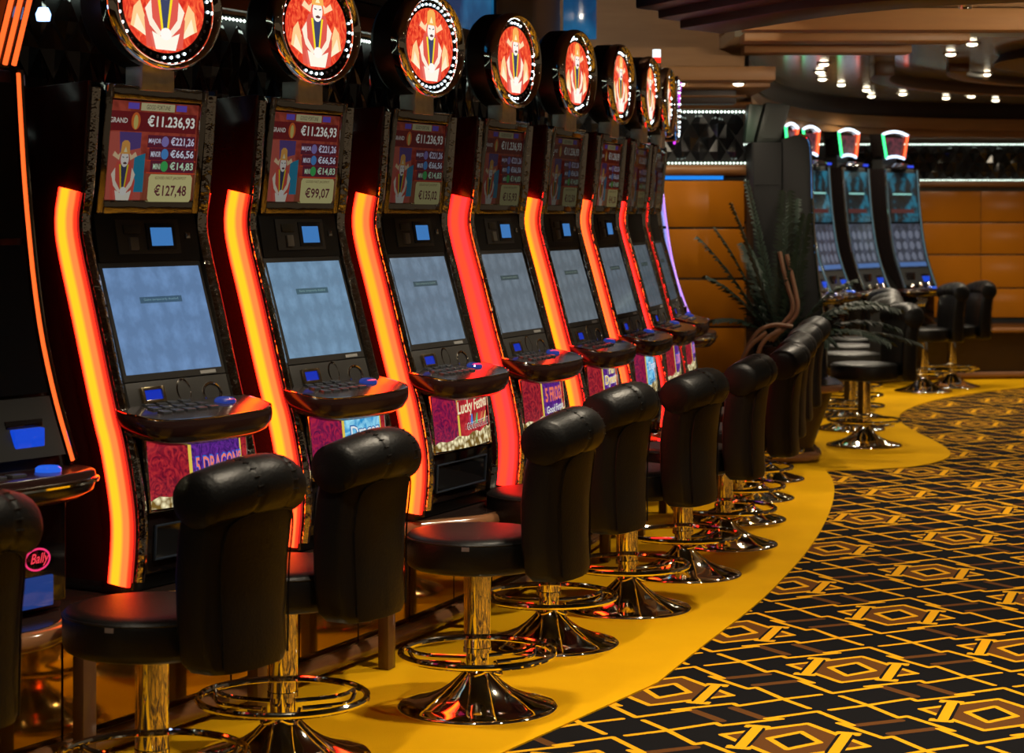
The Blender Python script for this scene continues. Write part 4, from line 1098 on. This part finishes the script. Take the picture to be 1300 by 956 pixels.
def fn_ring():
    mb = MB(); mb.tube([(.268 * math.cos(2 * math.pi * k / 48), .268 * math.sin(2 * math.pi * k / 48), .195) for k in range(48)], .0115, 10, closed=True); return mb
def fn_spoke():
    mb = MB(); pts = chaikin([(.04, -.055, .165), (.16, -.055, .160), (.215, -.05, .160), (.245, -.02, .172), (.262, 0, .19)], 2)
    mb.tube(pts, .007, 8)
    pts = chaikin([(.04, .055, .165), (.16, .055, .160), (.215, .05, .160), (.245, .02, .172), (.262, 0, .19)], 2); mb.tube(pts, .007, 8); return mb
def fn_tag():
    mb = MB(); a0, a1 = R(-84), R(-76)
    mb.loops([[(.2525 * math.cos(a), .2525 * math.sin(a), z) for z in (.586, .600)] + [(.250 * math.cos(a), .250 * math.sin(a), z) for z in (.600, .586)] for a in (R(9), R(11), R(13), R(15))]); return mb
ST = {}
def stool(label, x, y, rz, group, full=True, worn=False):
    t = thing('casino_stool', label, 'stool', (x, y, Z0), rz, group)
    L = LEATHER_W if worn else LEATHER
    def pt(name, fn, mat, par=t, **kw):
        key = (name, mat.name)
        if key in ST: return inst(ST[key], name, par)
        ST[key] = fn().build(name, mat, par, **kw); return ST[key]
    s = pt('seat', fn_seat, L, smooth=45); pt('piping', fn_piping, LEATHER, s)
    b = pt('backrest', fn_back, L, smooth=60); pt('panel_seam', fn_panel, LEATHER, b)
    r = pt('headroll', fn_roll, L, smooth=50); stuff(pt('pleats', fn_pleats, LEATHER, r))
    pt('pole', fn_pole, CHROME); pt('collar', fn_collar, CHROME); pt('foot_plate', fn_foot, CHROME, smooth=60); g = pt('foot_ring', fn_ring, CHROME)
    for k in range(3):
        c = pt('ring_bracket', fn_spoke, CHROME, t); c.rotation_euler = (0, 0, R(30 + 120 * k))
    if full: pt('care_tag', fn_tag, pbr('white_tag', (.16, .13, .13), .6), s)
    return t
SP = [(193, 448, 2), (359, 400, 2), (606, 363, 6), (697, 316, -4), (796, 290, -6), (867, 265, 0), (919, 243, 2), (935, 224.6, 0), (949.6, 208.7, 0), (966.5, 194.6, 0)]
ORD = ['nearest whole black stool, in front of the 5 Dragons machine', 'second black stool, below the sky-blue belly glass', 'third black stool, standing out in the aisle with its whole round seat showing',
       'fourth black stool, its backrest half behind the third stool', 'fifth black stool in the near row, foot plate fully showing', 'sixth black stool in the near row', 'seventh black stool in the near row',
       'eighth black stool in the near row, mostly behind the seventh', 'ninth black stool in the near row, mostly hidden', 'tenth and farthest black stool of the near row']
for (x, s, tw), lb in zip(SP, ORD):
    X = (x - 650) / s; Y = F_PX / s
    a = math.atan2(Y - YC, X - XC)
    stool(lb, X, Y, a - R(90) + R(tw), 'black leather stools along the near row')
p = arc(.56, -1.41); stool('black stool at the left edge, only its backrest roll in view', p.x, p.y, ang(-1.42) - R(90), 'black leather stools along the near row')

# ------------------------------------------------------------------ second bank
PB = chaikin([(1.60, 14.72), (2.16, 14.66), (2.34, 14.85), (2.30, 16.2), (2.32, 17.4), (2.55, 18.8), (2.80, 20.0), (3.35, 21.1), (4.1, 21.9), (5.0, 22.35), (9.0, 22.6)], 2)
pb = thing('machine_plinth', 'dark tapering plinth with copper-toned ledge carrying the far machines', 'plinth')
mb = MB()
def inset(p, d): return (p[0] - d, p[1] + d * .35)
rings = []
for q in PB:
    a = inset(q, .22); b = inset(q, .05)
    rings.append([(a[0], a[1], Z0), (b[0], b[1], .50), (b[0] - 1.2, b[1] + 1.4, .50), (b[0] - 1.2, b[1] + 1.4, Z0)])
mb.loops(rings); mb.build('body', WOOD_D, pb)
mb = MB(); rings = []
for q in PB: rings.append([(q[0], q[1], .505), (q[0], q[1], .555), (q[0] - 1.2, q[1] + 1.4, .555), (q[0] - 1.2, q[1] + 1.4, .505)])
mb.loops(rings); mb.build('shelf', pbr('shelf_lacquer', (.02, .012, .01), .15), pb)
mb = MB(); mb.tube([(q[0], q[1], .524) for q in PB], .028, 10); mb.build('bullnose_edge', WOOD_E, pb)
mb = MB(); mb.tube([(inset(q, .16)[0], inset(q, .16)[1], .05) for q in PB], .035, 10); mb.build('kick_rail', WOOD_E, pb)
mb = MB(); rings = [[(x, 22.75, Z0), (x, 23.5, Z0), (x, 23.5, .16), (x, 22.75, .16)] for x in (1.2, 9.2)]; mb.loops(rings); struct(mb.build('baseboard_right', WOOD))

CY = em_noise('cyan_scene', (.001, .002, .003), (.006, .20, .32), .6, 5.5, .5, .3, c3=(.002, .012, .02))
PALE = em_noise('pale_reels', (.02, .025, .04), (.07, .085, .13), .7, 9, .5)
GB = 'machines with shield signs in the far bank'
def bank(label, x, s, phi, sign='shield', **kw):
    Y = F_PX / s; X = (x - 650) / s
    wd = .60; rz = R(phi)
    ox = X - math.cos(rz) * wd / 2; oy = Y - math.sin(rz) * wd / 2
    return curved_machine(label, (ox, oy, .555), rz, wd=wd, base=.555, top=2.20, neon=(.05, .10, .12), glass=(CY, PALE), sign=sign, detail='bank', group=GB, **kw)
bank('far-bank slot machine mostly hidden behind the charcoal side panel, shield sign edge glowing', 1016, 136, 68)
bank('far-bank slot machine, shield sign with pale figure, left of the middle one', 1040, 131.5, 62)
bank('middle far-bank slot machine with narrow shield sign', 1087, 127.5, 55)
bank('rightmost far-bank slot machine, widest screen, beside the orange wall', 1145, 124, 46)
# tall end cabinet seen from its side
tc = thing('end_cabinet', 'tall charcoal end cabinet with curved chrome front edge behind the palm', 'cabinet', (xx(957, 15.3), 15.3, .555), 0)
EP = chaikin([(.32, 2.31), (.40, 2.29), (.415, 2.1), (.42, 1.75), (.45, 1.35), (.50, 1.0), (.52, .80), (.52, .56)], 2)
mb = MB(); mb.prism([(.21, .56), (.21, 2.28)] + EP, 'y', 0, .55); mb.build('side_panel', GREY, tc, off=(0, 0, -.555), bevel=.004)
mb = MB(); mb.box(0, .205, .02, .5, .56, 2.255); mb.build('rear_panel', GREY, tc, off=(0, 0, -.555), bevel=.004)
mb = MB(); mb.tube([(x, -.004, z) for x, z in EP], .011, 8); mb.build('chrome_edge', CHROME, tc, off=(0, 0, -.555))
mb = MB(); mb.box(.004, .203, .015, .02, 1.95, 1.955); mb.build('panel_seam', BLACKP, tc, off=(0, 0, -.555))
# loudspeaker boxes on top
sp = thing('loudspeaker', 'black angular loudspeaker box on top of the charcoal end cabinet', 'speaker', (xx(957, 15.4), 15.4, 2.257))
mb = MB(); mb.prism([(.02, 0), (.19, .0), (.27, .27), (.09, .29)], 'y', .0, .26); mb.build('box', pbr('speaker_black', (.012, .016, .013), .45), sp, bevel=.01)
mb = MB(); mb.prism([(-.06, 0), (.0, .0), (.07, .27), (-.03, .28)], 'y', .02, .24); mb.build('wing', pbr('speaker_green', (.014, .03, .022), .4), sp, bevel=.006)
mb = MB(); mb.prism([(.06, .03), (.17, .03), (.245, .24), (.11, .25)], 'y', -.006, .0); mb.build('grille', pbr('speaker_black', (.012, .016, .013), .45), sp)

TS = [(1097, 170, -62, 'nearest stool of the far bank, its foot plate in full view on ochre carpet'), (1079, 158, -66, 'second stool of the far bank, round seat edge showing behind the nearest'), (1080, 149, -66, 'third stool of the far bank, seat edge seen above the second'), (1081, 141, -62, 'fourth stool of the far bank, highest seat edge left of the nearest backrest'),
      (1172, 130, -62, 'stool in front of the orange wall, left of two'), (1208, 126.6, -62, 'rightmost stool in front of the orange wall')]
for k, (x, s, rz, lb) in enumerate(TS):
    stool(lb, (x - 650) / s, F_PX / s, R(rz - 14 if k else -72), 'black leather stools at the far bank', full=False, worn=(k in (1, 2)))

# ------------------------------------------------------------------ palm
pm = thing('potted_palm', 'dark palm with dried brown stalks in front of the charcoal end cabinet', 'plant', (1.90, 14.95, .555))
LEAF = pbr('palm_leaf', (.012, .024, .014), .5, spec=.3, var=.4, vscale=6); DRY = pbr('dry_stalk', (.17, .085, .042), .6, var=.3, vscale=9)
def frond(bx, by, az, lean, length, droop, wdt=.16):
    mb = MB(); pts = []; N = 14
    for k in range(N + 1):
        u = k / N; h = math.sin(lean) * length * u - droop * u * u; rr = math.cos(lean) * length * u
        pts.append(Vector((bx + rr * math.cos(az), by + rr * math.sin(az), .25 + h)))
    mb.tube(pts, [.008 * (1 - .7 * k / N) for k in range(N + 1)], 5)
    side = Vector((-math.sin(az), math.cos(az), 0))
    for k in range(2, 40):
        u = k / 40; f = u * N; i = min(int(f), N - 1); p = pts[i].lerp(pts[i + 1], f - i); tan = (pts[i + 1] - pts[i]).normalized()
        ln = wdt * (1.1 - .6 * u)
        for s in (-1, 1):
            d = (side * s * .75 + tan * .65 + Vector((0, 0, random.uniform(-.15, .1)))).normalized()
            q = p + d * ln + Vector((0, 0, -.03)); nrm = tan.cross(d).normalized(); wv = d.cross(nrm).normalized() * .014
            m = p + d * ln * .5
            mb.add([p, m + wv, q, m - wv], [(0, 1, 2, 3)])
    return mb.build('frond', LEAF, pm, smooth=None, fix=False)
for a in ((-.05, 0, 170, 62, 1.15, .25), (-.02, -.05, 185, 74, 1.25, .2), (0, 0, 150, 78, 1.3, .1), (.0, 0, 60, 80, 1.25, .2), (.03, -.03, -20, 60, .95, .35), (.05, -.05, -10, 38, .95, .45), (.05, -.05, -35, 32, .9, .42),
          (.05, 0, 10, 48, .95, .40), (-.03, 0, 200, 45, .7, .3), (0, -.03, -60, 40, .7, .4), (-.02, 0, 120, 66, 1.0, .2), (.04, -.02, -5, 24, 1.0, .38), (-.06, -.02, 178, 70, 1.2, .3), (-.04, -.04, 190, 56, .9, .25), (0, -.05, 270, 82, 1.2, .1), (.02, -.04, 300, 78, 1.1, .15), (.04, -.05, -15, 50, 1.05, .5), (.05, -.04, -25, 45, 1.1, .5)):
    frond(a[0], a[1], R(a[2]), R(a[3]), a[4], a[5])
for k, pts in enumerate(([(.0, -.12, .3), (.10, -.14, .42), (.18, -.16, .52), (.12, -.16, .70), (.07, -.16, .92)], [(.02, -.12, .3), (.12, -.14, .40), (.21, -.16, .50), (.17, -.16, .70), (.12, -.16, .90)],
                         [(-.18, -.12, .18), (-.10, -.15, .36), (.02, -.17, .42), (.16, -.17, .40)], [(-.10, -.14, .10), (-.06, -.17, .30), (.08, -.17, .38)], [(-.22, -.12, .05), (-.16, -.15, .25), (-.02, -.17, .36)])):
    mb = MB(); mb.tube(chaikin([(a - .11, b, c) for a, b, c in pts], 2), .016, 7); mb.build('dry_stalk', DRY, pm)
mb = MB(); mb.lathe([(.10, 0), (.15, .22), (.155, .25), (.13, .25)], seg=20); mb.build('pot', WOOD_D, pm)
